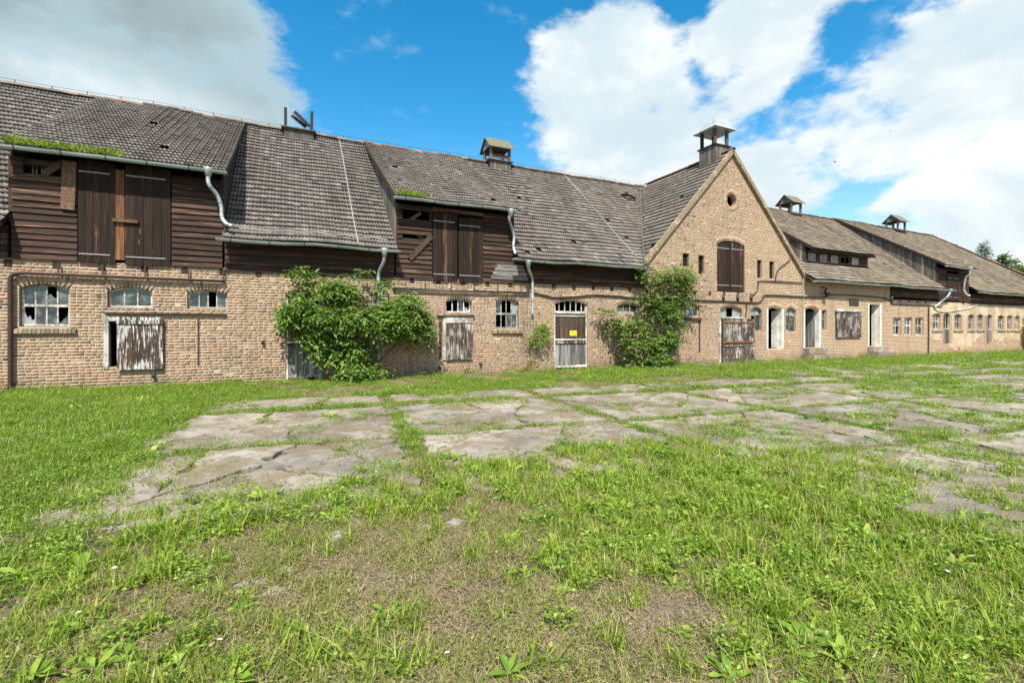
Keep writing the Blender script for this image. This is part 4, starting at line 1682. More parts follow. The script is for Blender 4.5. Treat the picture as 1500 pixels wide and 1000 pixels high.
doorway(OPS['Mw'], 'white_plaster', .30, 0)
doorway(OPS['O'], 'silver_door_wood', .5, 2)
doorway(OPS['S'], 'white_plaster', .2, 2)
# brown shutter and plaque right of the gable
plank_door(WX(1223), WX(1259), P(1241, 494).z, P(1241, 457).z, -.09, 7, 'worn_door_wood', (), name='shutter')
q = MB()
q.box(WX(1222), WX(1260), -.15, -.008, P(1241, 456.5).z, P(1241, 453).z)
q.build('shutter_rail', 'frame_wood', barn)
for zz in (463, 488):
    q = MB()
    q.box(WX(1249), WX(1261), -.125, -.105, P(1255, zz + 1.2).z, P(1255, zz).z)
    q.build('strap_hinge', 'strap_iron', barn)
q = MB()
q.box(WX(1243.5), WX(1257), -.04, -.006, P(1250, 447.5).z, P(1250, 438).z)
q.box(WX(1245), WX(1255.5), -.05, -.04, P(1250, 446).z, P(1250, 439.5).z)
q.build('slate_plaque', 'black_iron', barn)
for k_ in ('U2', 'U6'):
    o = OPS[k_]
    plank_door(o.x0 + .03, o.x1 - .03, o.z0 + .02, o.z0 + .85, .06, 4, 'grey_wood', (), name='door')
    q = MB()
    q.box(o.x0, o.x0 + .05, .05, .12, o.z0, o.zs)
    q.box(o.x1 - .05, o.x1, .05, .12, o.z0, o.zs)
    q.box(o.x0 + .05, o.x1 - .05, .05, .12, o.z0 + .87, o.z0 + .93)
    q.box(o.xm - .02, o.xm + .02, .06, .1, o.z0 + .93, o.zs)
    q.build('door_frame', 'frame_wood', barn)
# drain stubs and iron ties on the wall
for pp, yy_ in ((225, 549), (644, 538), (704, 532), (385, 500)):
    q = MB()
    c_ = P(pp, yy_, -.05)
    q.tube([c_ + Vector((0, .06, 0)), c_, c_ + Vector((0, -.05, -.05))], .045, 8)
    q.build('drain_stub', 'black_iron', barn)


# ------------------------------------------------------------------ ridge turrets
def turret(cx, zr, broken=False):
    base = MB()
    bt = (-.10 if broken else .02) if cx < 12 else -.10
    base.box(cx - .54, cx + .54, RIDGE_Y - .46, RIDGE_Y + .46, zr - .45, zr + bt)
    base.box(cx - .64, cx + .64, RIDGE_Y - .56, RIDGE_Y + .56, zr + bt + .002, zr + bt + .05)
    b = base.build('roof_turret', 'grey_wood', barn)
    if broken:
        for (px_, ln, tl) in ((-.48, .72, 0.0), (.48, .75, .02)):
            q = MB()
            q.beam((cx + px_, RIDGE_Y - .4, zr), (cx + px_ + tl, RIDGE_Y - .4, zr + ln), .11, .11)
            q.build('post', 'dark_beam', b)
        for (x0_, z0_, x1_, z1_, yy) in ((-.16, .62, .42, .12, -.42), (-.26, .50, .28, .12, -.30)):
            q = MB()
            q.beam((cx + x0_, RIDGE_Y + yy, zr + z0_), (cx + x1_, RIDGE_Y + yy, zr + z1_), .13, .04)
            q.build('fallen_board', 'dark_beam', b)
        return b
    for sx in (-1, 1):
        for sy in (-1, 1):
            q = MB()
            q.box(cx + sx * .48 - .06, cx + sx * .48 + .06, RIDGE_Y + sy * .4 - .06, RIDGE_Y + sy * .4 + .06, zr + bt + .05, zr + .78)
            q.build('post', 'grey_wood', b)
    ze, za_ = zr + .70, zr + 1.20
    q = MB()
    for sy in (-1, 1):
        yo, yi = RIDGE_Y + sy * .66, RIDGE_Y
        q.hexa([(cx - .66, yo, ze - .1), (cx + .66, yo, ze - .1), (cx + .66, yi, za_), (cx - .66, yi, za_),
                (cx - .66, yo, ze - .05), (cx + .66, yo, ze - .05), (cx + .66, yi, za_ + .05), (cx - .66, yi, za_ + .05)])
    q.build('turret_roof', 'moss_roof', b)
    for sx in (-1, 1):
        q = MB()
        q.prism([(RIDGE_Y - .55, ze - .02), (RIDGE_Y + .55, ze - .02), (RIDGE_Y, za_ - .03)], 'x', cx + sx * .55 - .015, cx + sx * .55 + .015)
        q.build('gable_panel', 'silver_door_wood', b)
    for sy in (-1, 1):
        q = MB()
        q.box(cx - .54, cx + .54, RIDGE_Y + sy * .4 - .04, RIDGE_Y + sy * .4 + .04, ze - .12, ze + .02)
        if cx < 12:
            q.box(cx - .42, cx + .42, RIDGE_Y + sy * .4 - .02, RIDGE_Y + sy * .4 + .02, zr + .18, zr + .36)
        q.build('cross_board', 'plank_wood', b)
    return b


ridge_at = lambda x: RIDGE_Z + float(sag(x, RIDGE_Y))
turret(.35, ridge_at(.35) + .08, True)
turret(9.25, ridge_at(9.25))
turret(31.1, ridge_at(31.1) - .05)
turret(43.8, ridge_at(43.8) - .05)
# belfry on the cross gable
by, hw_ = .95, .46
q = MB()
for i in range(8):
    for sx in (-1, 1):
        a = -hw_ + 2 * hw_ * i / 8
        q.box(GX + sx * hw_ - .02, GX + sx * hw_ + .02, by + a + .004, by + a + 2 * hw_ / 8 - .004, 9.0, 10.02)
    for sy in (-1, 1):
        a = -hw_ + 2 * hw_ * i / 8
        q.box(GX + a + .004, GX + a + 2 * hw_ / 8 - .004, by + sy * hw_ - .02, by + sy * hw_ + .02, 9.0, 10.02)
BEL = q.build('belfry', 'grey_wood', barn)
q = MB()
q.box(GX - hw_ - .08, GX + hw_ + .08, by - hw_ - .08, by + hw_ + .08, 10.022, 10.07)
q.build('belfry_deck', 'dark_beam', BEL)
for sx in (-1, 1):
    for sy in (-1, 1):
        q = MB()
        q.box(GX + sx * .38 - .06, GX + sx * .38 + .06, by + sy * .38 - .06, by + sy * .38 + .06, 10.07, 10.86)
        q.build('post', 'grey_wood' if sy < 0 else 'dark_beam', BEL)
lev = [(.68, 10.80), (.66, 10.85), (.50, 10.97), (.32, 11.20), (.16, 11.38), (.03, 11.42)]
q = MB()
vs, fs = [], []
for (h, z) in lev:
    vs += [(GX - h, by - h, z), (GX + h, by - h, z), (GX + h, by + h, z), (GX - h, by + h, z)]
for i in range(len(lev) - 1):
    for k in range(4):
        fs.append((i * 4 + k, i * 4 + (k + 1) % 4, i * 4 + 4 + (k + 1) % 4, i * 4 + 4 + k))
fs += [(3, 2, 1, 0), tuple(len(vs) - 4 + k for k in range(4))]
q.add(vs, fs)
q.tube([(GX, by, 11.40), (GX, by, 11.52)], .03, 6)
q.build('belfry_roof', 'zinc', BEL)

# lightning conductor along the ridge and down the slopes
q = MB()
pts = []
x = -11.2
while x < 17.5:
    z = ridge_at(x)
    q.tube([(x, RIDGE_Y, z + .1), (x, RIDGE_Y, z + .24)], .014, 5)
    pts.append((x, RIDGE_Y, z + .23))
    x += .95
q.tube(pts, .006, 4)
q.build('lightning_conductor', 'black_iron', barn)


def roof_wire(pts2, r=.014):
    q = MB()
    q.tube([(x, y, prof_z(PROF, y) + float(sag(x, y)) + .09) for x, y in pts2], r, 5)
    return q.build('conductor_wire', 'wire', barn)


xw = WX(497, RIDGE_Y)
roof_wire([(xw + (1.9 - xw) * (1 - i / 10) * 1.0, EAVE_Y + (RIDGE_Y - EAVE_Y) * i / 10) for i in range(11)])
xa_, xb_ = WX(826, RIDGE_Y), GX - GHW - .3
roof_wire([(xb_ + (xa_ - xb_) * i / 12, .1 + (RIDGE_Y - .1) * i / 12) for i in range(13)])
roof_wire([(D1[1] + .4 + (D2[0] - D1[1] - .7) * i / 10, EAVE_Y + .35 + .04 * math.sin(i * 3)) for i in range(11)], .012)

# ------------------------------------------------------------------ things on the barn
sg = empty('warning_sign', P(839.5, 491, -.02))
tag(sg, 'small yellow sign nailed to the upper half of a weathered stable door', 'sign')
c_ = P(839.5, 487.8, .045)
for nm, w_, h_, y_, m_, dx, dz_ in (('plate', .30, .19, 0, 'yellow_paint', 0, 0), ('lettering', .11, .035, -.006, 'sign_ink', -.045, .035), ('lettering', .09, .025, -.006, 'sign_ink', .07, -.03)):
    q = MB()
    q.box(c_.x + dx - w_ / 2, c_.x + dx + w_ / 2, c_.y - .008 + y_, c_.y + y_, c_.z + dz_ - h_ / 2, c_.z + dz_ + h_ / 2)
    o = q.build(nm, m_, sg)
    o.matrix_parent_inverse = Matrix.Translation(-sg.location)
lp = empty('wall_lamp', P(1208, 436, -.1))
tag(lp, 'black iron wall lamp under the eaves right of the gable', 'lamp')
l0 = P(1207, 427, -.1)
for nm, pts_, rr2 in (('bracket_arm', [P(1204, 421, 0), P(1206, 420, -.15), l0 + Vector((0, -.15, .1))], .035), ('lamp_shade', [l0 + Vector((0, -.15, .12)), l0 + Vector((0, -.15, .02)), l0 + Vector((0, -.15, -.12))], [.06, .12, .15]),
                      ('bulb_globe', [l0 + Vector((0, -.15, -.12)), l0 + Vector((0, -.15, -.2)), l0 + Vector((0, -.15, -.27))], [.10, .09, .03])):
    q = MB()
    q.tube(pts_, rr2, 10)
    o = q.build(nm, 'black_iron', lp, smooth=True)
    o.matrix_parent_inverse = Matrix.Translation(-lp.location)


# ------------------------------------------------------------------ foliage
def leaflets(cent, dirs, ups, length, width, rng, fold=.25):
    """diamond leaves, two triangles each, folded on the midrib"""
    n = len(cent)
    d = dirs / np.linalg.norm(dirs, axis=1, keepdims=True)
    s = np.cross(d, ups)
    s /= np.linalg.norm(s, axis=1, keepdims=True) + 1e-9
    u = np.cross(s, d)
    L = (length * rng.uniform(.7, 1.25, n))[:, None]
    W_ = (width * rng.uniform(.75, 1.2, n))[:, None]
    b = cent
    tip = cent + d * L - u * L * .12
    l = cent + d * L * .42 + s * W_ + u * W_ * fold
    r_ = cent + d * L * .42 - s * W_ + u * W_ * fold
    V = np.stack([b, r_, tip, l], 1).reshape(-1, 3)
    i = np.arange(n) * 4
    Fc = np.stack([np.stack([i, i + 1, i + 2], 1), np.stack([i, i + 2, i + 3], 1)], 1).reshape(-1, 3)
    return V, Fc


def foliage(blobs, ntw, nleaf, L, W_, rng, droop=.5, ymax=None, spread=.16, shell=.45, clump=0):
    """blobs: (centre, radii, weight).  twigs of pinnate leaflets"""
    sub = []
    for (c0, r0, w0) in blobs:
        for _ in range(clump):
            v0 = rng.normal(size=3)
            v0 /= np.linalg.norm(v0)
            f0 = rng.uniform(.25, .85)
            k0 = rng.uniform(.22, .5)
            sub.append((tuple(np.array(c0) + v0 * np.array(r0) * f0), tuple(np.array(r0) * k0), w0 * k0 * rng.uniform(.5, 1.3)))
    if clump:
        blobs = sub
    wts = np.array([b[2] for b in blobs], float)
    ids = rng.choice(len(blobs), ntw, p=wts / wts.sum())
    C = np.array([b[0] for b in blobs])[ids]
    Rd = np.array([b[1] for b in blobs])[ids]
    v = rng.normal(size=(ntw, 3))
    v /= np.linalg.norm(v, axis=1, keepdims=True)
    rad = (shell + (1 - shell) * rng.random(ntw) ** .6) * (1 + .22 * np.sin(v[:, 0] * 5 + ids) * np.cos(v[:, 2] * 4 + ids * 2))
    tw = C + v * Rd * rad[:, None]
    out = v + rng.normal(0, .5, (ntw, 3))
    out[:, 2] = out[:, 2] * .5 + .1
    out /= np.linalg.norm(out, axis=1, keepdims=True)
    if ymax is not None:
        ok = tw[:, 1] < ymax
        tw, out = tw[ok], out[ok]
        ntw = len(tw)
    cs, ds, us = [], [], []
    for k in range(nleaf):
        f = (k + .5) / nleaf
        side = 1 if k % 2 else -1
        c = tw + out * (f * spread * 1.6)[..., None] if False else tw + out * (f * spread * 1.6)
        c = c + np.array([0, 0, -1.0]) * droop * spread * f ** 2
        s = np.cross(out, np.array([0, 0, 1.0]))
        s /= np.linalg.norm(s, axis=1, keepdims=True) + 1e-9
        d = out * .55 + s * side * .8 + np.array([0, 0, -1.0]) * droop * .6 + rng.normal(0, .25, (ntw, 3))
        u = np.tile(np.array([0, 0, 1.0]), (ntw, 1)) + rng.normal(0, .35, (ntw, 3)) - np.array([0, .35, 0])
        cs.append(c)
        ds.append(d)
        us.append(u)
    V, Fc = leaflets(np.concatenate(cs), np.concatenate(ds), np.concatenate(us), L, W_, rng)
    if ymax is not None:
        V[:, 1] = np.minimum(V[:, 1], ymax + .04)
    V[:, 2] = np.maximum(V[:, 2], .02)
    return V, Fc, tw


def plant(name, label, cat, base, blobs, ntw, nleaf, L, W_, mat, seed, droop=.5, ymax=None, spread=.16, stems=6, trunk=.05, shell=.45, leafname='crown', clump=0):
    rng = np.random.default_rng(seed)
    root = empty(name, base)
    tag(root, label, cat)
    V, Fc, tw = foliage(blobs, ntw, nleaf, L, W_, rng, droop, ymax, spread, shell, clump)
    o = obj(leafname, np_mesh(leafname, V - np.array(base), Fc, 3), mat, root)
    q = MB()
    rr2 = random.Random(seed)
    bl = sorted(blobs, key=lambda b: -b[2])
    for i in range(stems):
        c = Vector(bl[i % len(bl)][0])
        b0 = Vector((rr2.uniform(-.2, .2), rr2.uniform(-.1, .1), -.05))
        e = c - Vector(base)
        mid = b0 * .4 + e * .5 + Vector((rr2.uniform(-.2, .2), rr2.uniform(-.15, .15), rr2.uniform(0, .25)))
        q.tube(smooth_path([b0, mid, e], 4), trunk, 6, r2=trunk * .3)
    # twigs out to the leaves
    idx = rng.choice(len(tw), min(len(tw), 140), replace=False)
    for j in idx:
        p1 = Vector(tw[j]) - Vector(base)
        c = min((Vector(b[0]) - Vector(base) for b in blobs), key=lambda v_: (v_ - p1).length)
        q.tube([c, (c + p1) / 2 + Vector((0, 0, .04)), p1], trunk * .22, 4, r2=trunk * .08, cap=False)
    q.build('trunk', 'bark', root, smooth=True)
    return root


def B(px, py, rx, ry, Y=-.8, dep=.55, wt=1.0):
    c = P(px, py, Y)
    k = (P(px + 1, py, Y).x - c.x)
    kz = c.z - P(px, py + 1, Y).z
    return (tuple(c), (rx * k, dep, ry * kz), wt * rx * ry)


b1 = [B(448, 455, 32, 24, -.7), B(500, 432, 40, 18, -.6), B(478, 482, 44, 26, -.9), B(545, 465, 52, 34, -1.0), B(598, 452, 34, 20, -.7), B(618, 474, 20, 20, -.5, .3),
      B(520, 520, 40, 24, -1.0), B(525, 545, 44, 12, -1.0), B(480, 508, 22, 22, -.8), B(470, 412, 24, 9, -.5, .25, .35), B(440, 400, 12, 8, -.4, .15, .5), B(520, 400, 24, 6, -.5, .2, .4), B(566, 420, 10, 16, -.5, .15, .7),
      B(424, 462, 12, 22, -.5, .25, .7), B(627, 496, 7, 18, -.5, .15, .4), B(590, 490, 24, 14, -.8, .3, .6)]
plant('elder_shrub', 'large dark green shrub with drooping leaves hiding a door of the barn', 'shrub', (1.75, -.7, 0), b1, 2500, 7, .155, .031, 'leaf_elder', 5, .75, -.06, .24, stems=11, trunk=.045, shell=.2, clump=6)
b2 = [B(915, 478, 30, 20, -.7), B(950, 492, 34, 30, -.9), B(950, 530, 38, 13, -.9), B(990, 412, 34, 26, -.7, .4, 1.0), B(958, 448, 26, 24, -.7, .4), B(1003, 440, 22, 18, -.5, .3, .8), B(942, 402, 12, 12, -.5, .3, .8),
      B(1012, 402, 14, 12, -.5, .3, .7), B(978, 500, 26, 26, -.8), B(893, 455, 14, 12, -.4, .2, .5), B(975, 465, 28, 24, -.8)]
plant('maple_shrub', 'tall light green leafy shrub growing against the wall left of the gable', 'shrub', tuple(P(958, 543, -.7)), b2, 1650, 5, .125, .042, 'leaf_light', 6, .35, -.06, .2, shell=.2, clump=9, stems=9, trunk=.05)
b3 = [B(795, 490, 11, 14, -.25, .15), B(785, 500, 10, 8, -.2, .12, .7), B(800, 478, 5, 6, -.2, .1)]
plant('wall_weed', 'small feathery weed growing out of the damp wall below a downpipe', 'plant', tuple(P(784, 545, -.15)), b3, 120, 5, .10, .02, 'leaf_weed', 8, .4, -.04, .12, stems=3, trunk=.012)
b4 = [B(781, 534, 11, 6, -.25, .15), B(775, 541, 9, 5, -.3, .15)]
plant('withered_weed', 'withered yellowish weed at the foot of the damp wall', 'plant', tuple(P(780, 546, -.25)), b4, 50, 5, .09, .02, 'seed_head', 9, .4, -.04, .12, stems=3, trunk=.01)
b5 = [((WX(1500) + .3, -.6, 1.6), (.9, .5, 1.0), 1), ((WX(1500) + .6, -.8, .7), (.9, .5, .7), 1)]
plant('yellow_shrub', 'yellow green shrub at the far right end of the wall', 'shrub', (WX(1500) + .5, -.6, 0), b5, 420, 5, .16, .05, 'leaf_yellow', 10, .4, -.06, .2, stems=5)


# trees beyond the hip end of the roof
def far_pt(px, t_):
    u = (px - 750) / FPX
    return Vector((t_ * (SA + u * CA), t_ * (CA - u * SA) - CAMD, 0))


def far_tree(px, t_, hpy, label, mat, seed, wpx, name='broadleaf_tree', conifer=False, dens=900):
    b = far_pt(px, t_)
    H = CAMH + (HY - hpy) / FPX * t_
    s = wpx / FPX * t_
    rr2 = random.Random(seed)
    blobs = []
    if conifer:
        for i in range(9):
            f = i / 8
            blobs.append(((b.x, b.y, H * (.25 + .73 * f)), (s * (1.05 - f) + .12, s * (1.05 - f) + .12, H * .06), 1.3 - f))
    else:
        for i in range(11):
            a = rr2.uniform(0, 6.28)
            ff = rr2.uniform(.4, .95)
            rad = s * rr2.uniform(.2, .8) * (1.2 - ff * .7)
            blobs.append(((b.x + math.cos(a) * rad, b.y + math.sin(a) * rad, H * ff), (s * .42, s * .42, H * .09), 1))
    root = plant(name, label, 'tree', (b.x, b.y, 0), blobs, dens, 5, .42, .11 if not conifer else .05, mat, seed, .4, None, .5, stems=8, trunk=.2, shell=.2)
    q = MB()
    q.tube([(0, 0, -.2), (0.1, 0, H * .4), (0, .1, H * .9)], .28, 8, r2=.05)
    q.build('bole', 'bark', root, smooth=True)


far_tree(1441, 74, 362, 'slim dark conifer showing above the far right end of the roof', 'leaf_conifer', 41, 8, 'conifer_tree', True, 1800)
far_tree(1470, 66, 366, 'loose broadleaf tree beside the conifer above the roof end', 'leaf_tree', 42, 22, dens=1100)
far_tree(1506, 62, 385, 'bushy tree at the right edge of the picture behind the barn', 'leaf_tree', 43, 26, dens=1100)
far_tree(1425, 90, 400, 'low dark tree mostly hidden behind the hip of the roof', 'leaf_tree', 44, 18, dens=500)


# weeds in the gutters
def gutter_weeds(px0, px1, z, label, n, seed):
    rng = np.random.default_rng(seed)
    x0, x1 = WX(px0, GY), WX(px1, GY)
    cx = rng.uniform(x0, x1, n)
    cen = np.stack([cx, rng.uniform(GY - .03, GY + .2, n), np.full(n, z) + rng.uniform(-.03, .02, n)], 1)
    cen[:, 2] += (cen[:, 1] - GY) * .45
    d = np.stack([rng.normal(0, .6, n), rng.normal(-.25, .4, n), rng.uniform(.5, 1.3, n)], 1)
    hs = np.clip((vnoise(cx, cx * 0, 2.2, seed) - .25) * 2.2, .05, 1)
    keep_ = rng.random(n) < hs
    cen, d = cen[keep_], d[keep_] * hs[keep_][:, None]
    V, Fc = leaflets(cen, d, rng.normal(0, 1, (len(cen), 3)), .17, .016, rng)
    o = obj('gutter_weeds', np_mesh('gutter_weeds', V, Fc, 3), 'grass_meadow')
    tag(o, label, 'weeds', kind='stuff')


gutter_weeds(4, 175, 5.84, 'green weeds growing in the gutter above the left loft door', 800, 53)
gutter_weeds(582, 632, 5.72, 'green weeds growing in the gutter of the second loft dormer', 350, 52)


# ------------------------------------------------------------------ birds
def bird(px, py, t_, roll, label):
    u = (px - 750) / FPX
    c = Vector((t_ * (SA + u * CA), t_ * (CA - u * SA) - CAMD, CAMH + (HY - py) / FPX * t_))
    root = empty('swallow', c)
    tag(root, label, 'bird')
    q = MB()
    q.tube([(-.10, 0, 0), (-.05, 0, .01), (.03, 0, .01), (.09, 0, .005), (.11, 0, 0)], [.005, .028, .032, .022, .004], 8)
    q.add([(-.09, -.01, 0), (-.09, .01, 0), (-.19, .035, 0), (-.13, 0, .002), (-.19, -.035, 0)], [(0, 1, 3), (1, 2, 3), (0, 3, 4)])
    b = q.build('body', 'feather', root, smooth=True)
    for s in (-1, 1):
        q = MB()
        q.add([(.05, 0, .012), (-.03, 0, .012), (.03, s * .10, .05), (-.035, s * .10, .045), (-.08, s * .22, .03), (.05, 0, .006), (-.03, 0, .006), (.03, s * .10, .044), (-.035, s * .10, .039), (-.08, s * .22, .026)],
              [(0, 1, 3, 2), (2, 3, 4), (5, 7, 8, 6), (7, 9, 8), (0, 2, 7, 5), (2, 4, 9, 7), (1, 6, 8, 3), (3, 8, 9, 4)])
        q.build('wing', 'feather', root)
    root.rotation_euler = roll
    return root


bird(1304, 192.5, 38, (R(60), R(-20), R(35)), 'small dark bird with spread wings high in the white clouds at right')
bird(1223, 237.5, 46, (R(10), R(10), R(70)), 'tiny dark bird flying lower in the clouds just right of the belfry')

# ------------------------------------------------------------------ ground
gm = MB()
gm.add([(-600, -600, 0), (900, -600, 0), (900, 900, 0), (-600, 900, 0)], [(0, 1, 2, 3)])
ground = gm.build('ground', 'soil')
ground['kind'] = 'structure'
pv = MB()
pv.add([(-1.4, -13.2, .003), (52, -17.5, .003), (52, -4.2, .003), (-1.4, -4.2, .003)], [(0, 1, 2, 3)])
yard = pv.build('yard_pavement', 'soil')
yard['kind'] = 'structure'

ROT = R(-5.5)
OX, OY = -1.45, 9.72 - CAMD
c5, s5 = math.cos(ROT), math.sin(ROT)


def to_slab(x, y):
    dx, dy = np.asarray(x) - OX, np.asarray(y) - OY
    return dx * c5 + dy * s5, -dx * s5 + dy * c5


def from_slab(a, b):
    return OX + a * c5 - b * s5, OY + a * s5 + b * c5


def front_edge(x):
    """near limit of the paving, as distance from the camera line"""
    return np.interp(x, [-2, 1.9, 4.8, 6.3, 8, 30], [4.9, 5.1, 4.5, 2.5, 2.2, 2.0])


rowsY = [(.45, 1.5), (-2.72, -.08), (-5.25, -2.9), (-7.95, -5.45), (1.85, 3.7)]
PITCH = 3.32
SLABS = []
rc = random.Random(61)


def clip_poly(poly, n, d):
    out = []
    for i in range(len(poly)):
        a, b = poly[i], poly[(i + 1) % len(poly)]
        da, db = a[0] * n[0] + a[1] * n[1] - d, b[0] * n[0] + b[1] * n[1] - d
        if da <= 0:
            out.append(a)
        if (da < 0 < db) or (db < 0 < da):
            f = da / (da - db)
            out.append((a[0] + (b[0] - a[0]) * f, a[1] + (b[1] - a[1]) * f))
    return out


def ragged(poly, amp=.035):
    out = []
    for i in range(len(poly)):
        a, b = poly[i], poly[(i + 1) % len(poly)]
        L = math.hypot(b[0] - a[0], b[1] - a[1])
        n = max(1, int(L / .13))
        for k in range(n):
            f = k / n
            nx, ny = (b[1] - a[1]) / (L + 1e-9), -(b[0] - a[0]) / (L + 1e-9)
            j = rc.gauss(0, amp) * (0 if k == 0 else 1) - .012
            out.append((a[0] + (b[0] - a[0]) * f + nx * j, a[1] + (b[1] - a[1]) * f + ny * j))
    return out


CRACKS = []
for ri, (b0, b1_) in enumerate(rowsY):
    for ci in range(15):
        a0 = ci * PITCH + rc.uniform(0, .06)
        a1 = (ci + 1) * PITCH - rc.uniform(.12, .26)
        mx, my = from_slab((a0 + a1) / 2, (b0 + b1_) / 2)
        if my + CAMD < float(front_edge(mx)) - .9 or (ri == 4 and ci < 5):
            continue
        rect = [(a0, b0), (a1, b0), (a1, b1_), (a0, b1_)]
        near = mx < 16
        ns = (rc.randint(4, 8) if near else 3)
        seeds = [(rc.uniform(a0, a1), rc.uniform(b0, b1_)) for _ in range(ns)]
        for i, s in enumerate(seeds):
            pl_ = rect
            for j, s2 in enumerate(seeds):
                if i == j:
                    continue
                nx, ny = s2[0] - s[0], s2[1] - s[1]
                L = math.hypot(nx, ny) + 1e-9
                nx, ny = nx / L, ny / L
                pl_ = clip_poly(pl_, (nx, ny), ((s[0] + s2[0]) / 2) * nx + ((s[1] + s2[1]) / 2) * ny - .007)
                if len(pl_) < 3:
                    break
            if len(pl_) < 3:
                continue
            for q0, q1 in zip(pl_, pl_[1:] + pl_[:1]):
                if math.hypot(q1[0] - q0[0], q1[1] - q0[1]) > .4:
                    CRACKS.append((*from_slab(*q0), *from_slab(*q1)))
            pl_ = ragged(pl_, .045)
            z = .030 + rc.uniform(-.010, .016)
            tx, ty = rc.gauss(0, .004), rc.gauss(0, .004)
            ring = [from_slab(*p_) for p_ in pl_]
            cx = sum(p_[0] for p_ in ring) / len(ring)
            cy = sum(p_[1] for p_ in ring) / len(ring)
            n = len(ring)
            vs = [(x, y, -.03) for x, y in ring] + [(x, y, z + (x - cx) * tx + (y - cy) * ty) for x, y in ring]
            vs += [(cx + (x - cx) * .965, cy + (y - cy) * .965, z + .008 + (x - cx) * tx + (y - cy) * ty) for x, y in ring]
            fs = [(i_, (i_ + 1) % n, n + (i_ + 1) % n, n + i_) for i_ in range(n)] + [(n + i_, n + (i_ + 1) % n, 2 * n + (i_ + 1) % n, 2 * n + i_) for i_ in range(n)] + [tuple(range(2 * n, 3 * n))]
            MB().add(vs, fs).build('slab', 'concrete', yard)
CRACKS = np.array(CRACKS)

# ------------------------------------------------------------------ grass, thatch and weeds: prototypes
protos = bpy.data.collections.new('grass_prototypes')


def blade_arrays(n, rad, h0, h1, wd, lean, rng, shape=(1, .85, .55, 0), bend=1.0):
    a = rng.uniform(0, 2 * np.pi, n)
    r_ = rad * np.sqrt(rng.random(n))
    bx, by_ = r_ * np.cos(a), r_ * np.sin(a)
    az_ = rng.uniform(0, 2 * np.pi, n)
    H = rng.uniform(h0, h1, n)
    ln = lean * rng.uniform(.3, 1.4, n)
    V = np.zeros((n, 7, 3))
    for k, f in enumerate((0, .38, .72, 1)):
        hor = H * ln * (f ** (1 + bend))
        ver = H * (f - .35 * ln * f ** 2.4)
        cx, cy = bx + np.cos(az_) * hor, by_ + np.sin(az_) * hor
        ww = wd * shape[k] * .5 * rng.uniform(.8, 1.2, n)
        sx, sy = -np.sin(az_) * ww, np.cos(az_) * ww
        if k < 3:
            V[:, 2 * k] = np.stack([cx - sx, cy - sy, ver], 1)
            V[:, 2 * k + 1] = np.stack([cx + sx, cy + sy, ver], 1)
        else:
            V[:, 6] = np.stack([cx, cy, ver], 1)
    Fq = np.array([(0, 1, 3), (0, 3, 2), (2, 3, 5), (2, 5, 4), (4, 5, 6)])
    Fc = (Fq[None] + (np.arange(n) * 7)[:, None, None]).reshape(-1, 3)
    return V.reshape(-1, 3), Fc


def join(parts):
    vs, fs, o = [], [], 0
    for v, f in parts:
        vs.append(v)
        fs.append(f + o)
        o += len(v)
    return np.concatenate(vs), np.concatenate(fs)


def proto(name, v, f, mat, coll):
    me = np_mesh(name, v, f, 3)
    me.materials.append(M[mat])
    o = bpy.data.objects.new(name, me)
    coll.objects.link(o)
    return o


def mat_leaves(n, rad, h, size, rng, wide=.5):
    a = rng.uniform(0, 2 * np.pi, n)
    r_ = rad * np.sqrt(rng.random(n))
    c = np.stack([r_ * np.cos(a), r_ * np.sin(a), rng.uniform(.005, h, n)], 1)
    d = np.stack([rng.normal(0, 1, n), rng.normal(0, 1, n), rng.uniform(-.1, .5, n)], 1)
    return leaflets(c, d, np.tile([0, 0, 1.0], (n, 1)) + rng.normal(0, .3, (n, 3)), size, size * wide, rng)


def rosette(n, L, W_, rng, lift=.7):
    parts = []
    for i in range(n):
        a = 2 * math.pi * i / n + rng.uniform(-.4, .4)
        l = L * rng.uniform(.6, 1.15)
        e = lift * rng.uniform(.4, 1.3)
        pts, sh = [], (.18, .55, 1.0, .95, .6, 0)
        V = []
        m = len(sh)
        for k, s in enumerate(sh):
            f = k / (m - 1)
            hor = l * (f * math.cos(e) + .18 * f * f)
            z = l * (math.sin(e) * f - .45 * f * f * (1 if e < 1 else .6)) + .01
            c = np.array([math.cos(a) * hor, math.sin(a) * hor, z])
            sd = np.array([-math.sin(a), math.cos(a), 0]) * W_ * s * .5
            wv = np.array([0, 0, .012 * math.sin(k * 2.2 + i)])
            V += [c - sd + [0, 0, W_ * s * .16] + wv, c - np.array([0, 0, 0]), c + sd + [0, 0, W_ * s * .16] - wv]
        F2 = []
        for k in range(m - 1):
            o = k * 3
            F2 += [(o, o + 1, o + 4), (o, o + 4, o + 3), (o + 1, o + 2, o + 5), (o + 1, o + 5, o + 4)]
        parts.append((np.array(V), np.array(F2)))
    return parts


def stalk(rng, h, wd=.004, seed_len=.08, lean=.12):
    v, f = blade_arrays(1, .01, h, h * 1.05, wd, lean, rng, (1, .9, .7, 0))
    tip = v[6]
    n = 26
    t_ = rng.random(n)
    c = tip[None] - np.array([0, 0, 1.0]) * (t_ * seed_len)[:, None] + rng.normal(0, .004, (n, 3))
    d = rng.normal(0, .6, (n, 3)) + np.array([0, 0, .8])
    v2, f2 = leaflets(c, d, rng.normal(0, 1, (n, 3)), .016, .004, rng)
    return [(v, f), (v2, f2)]


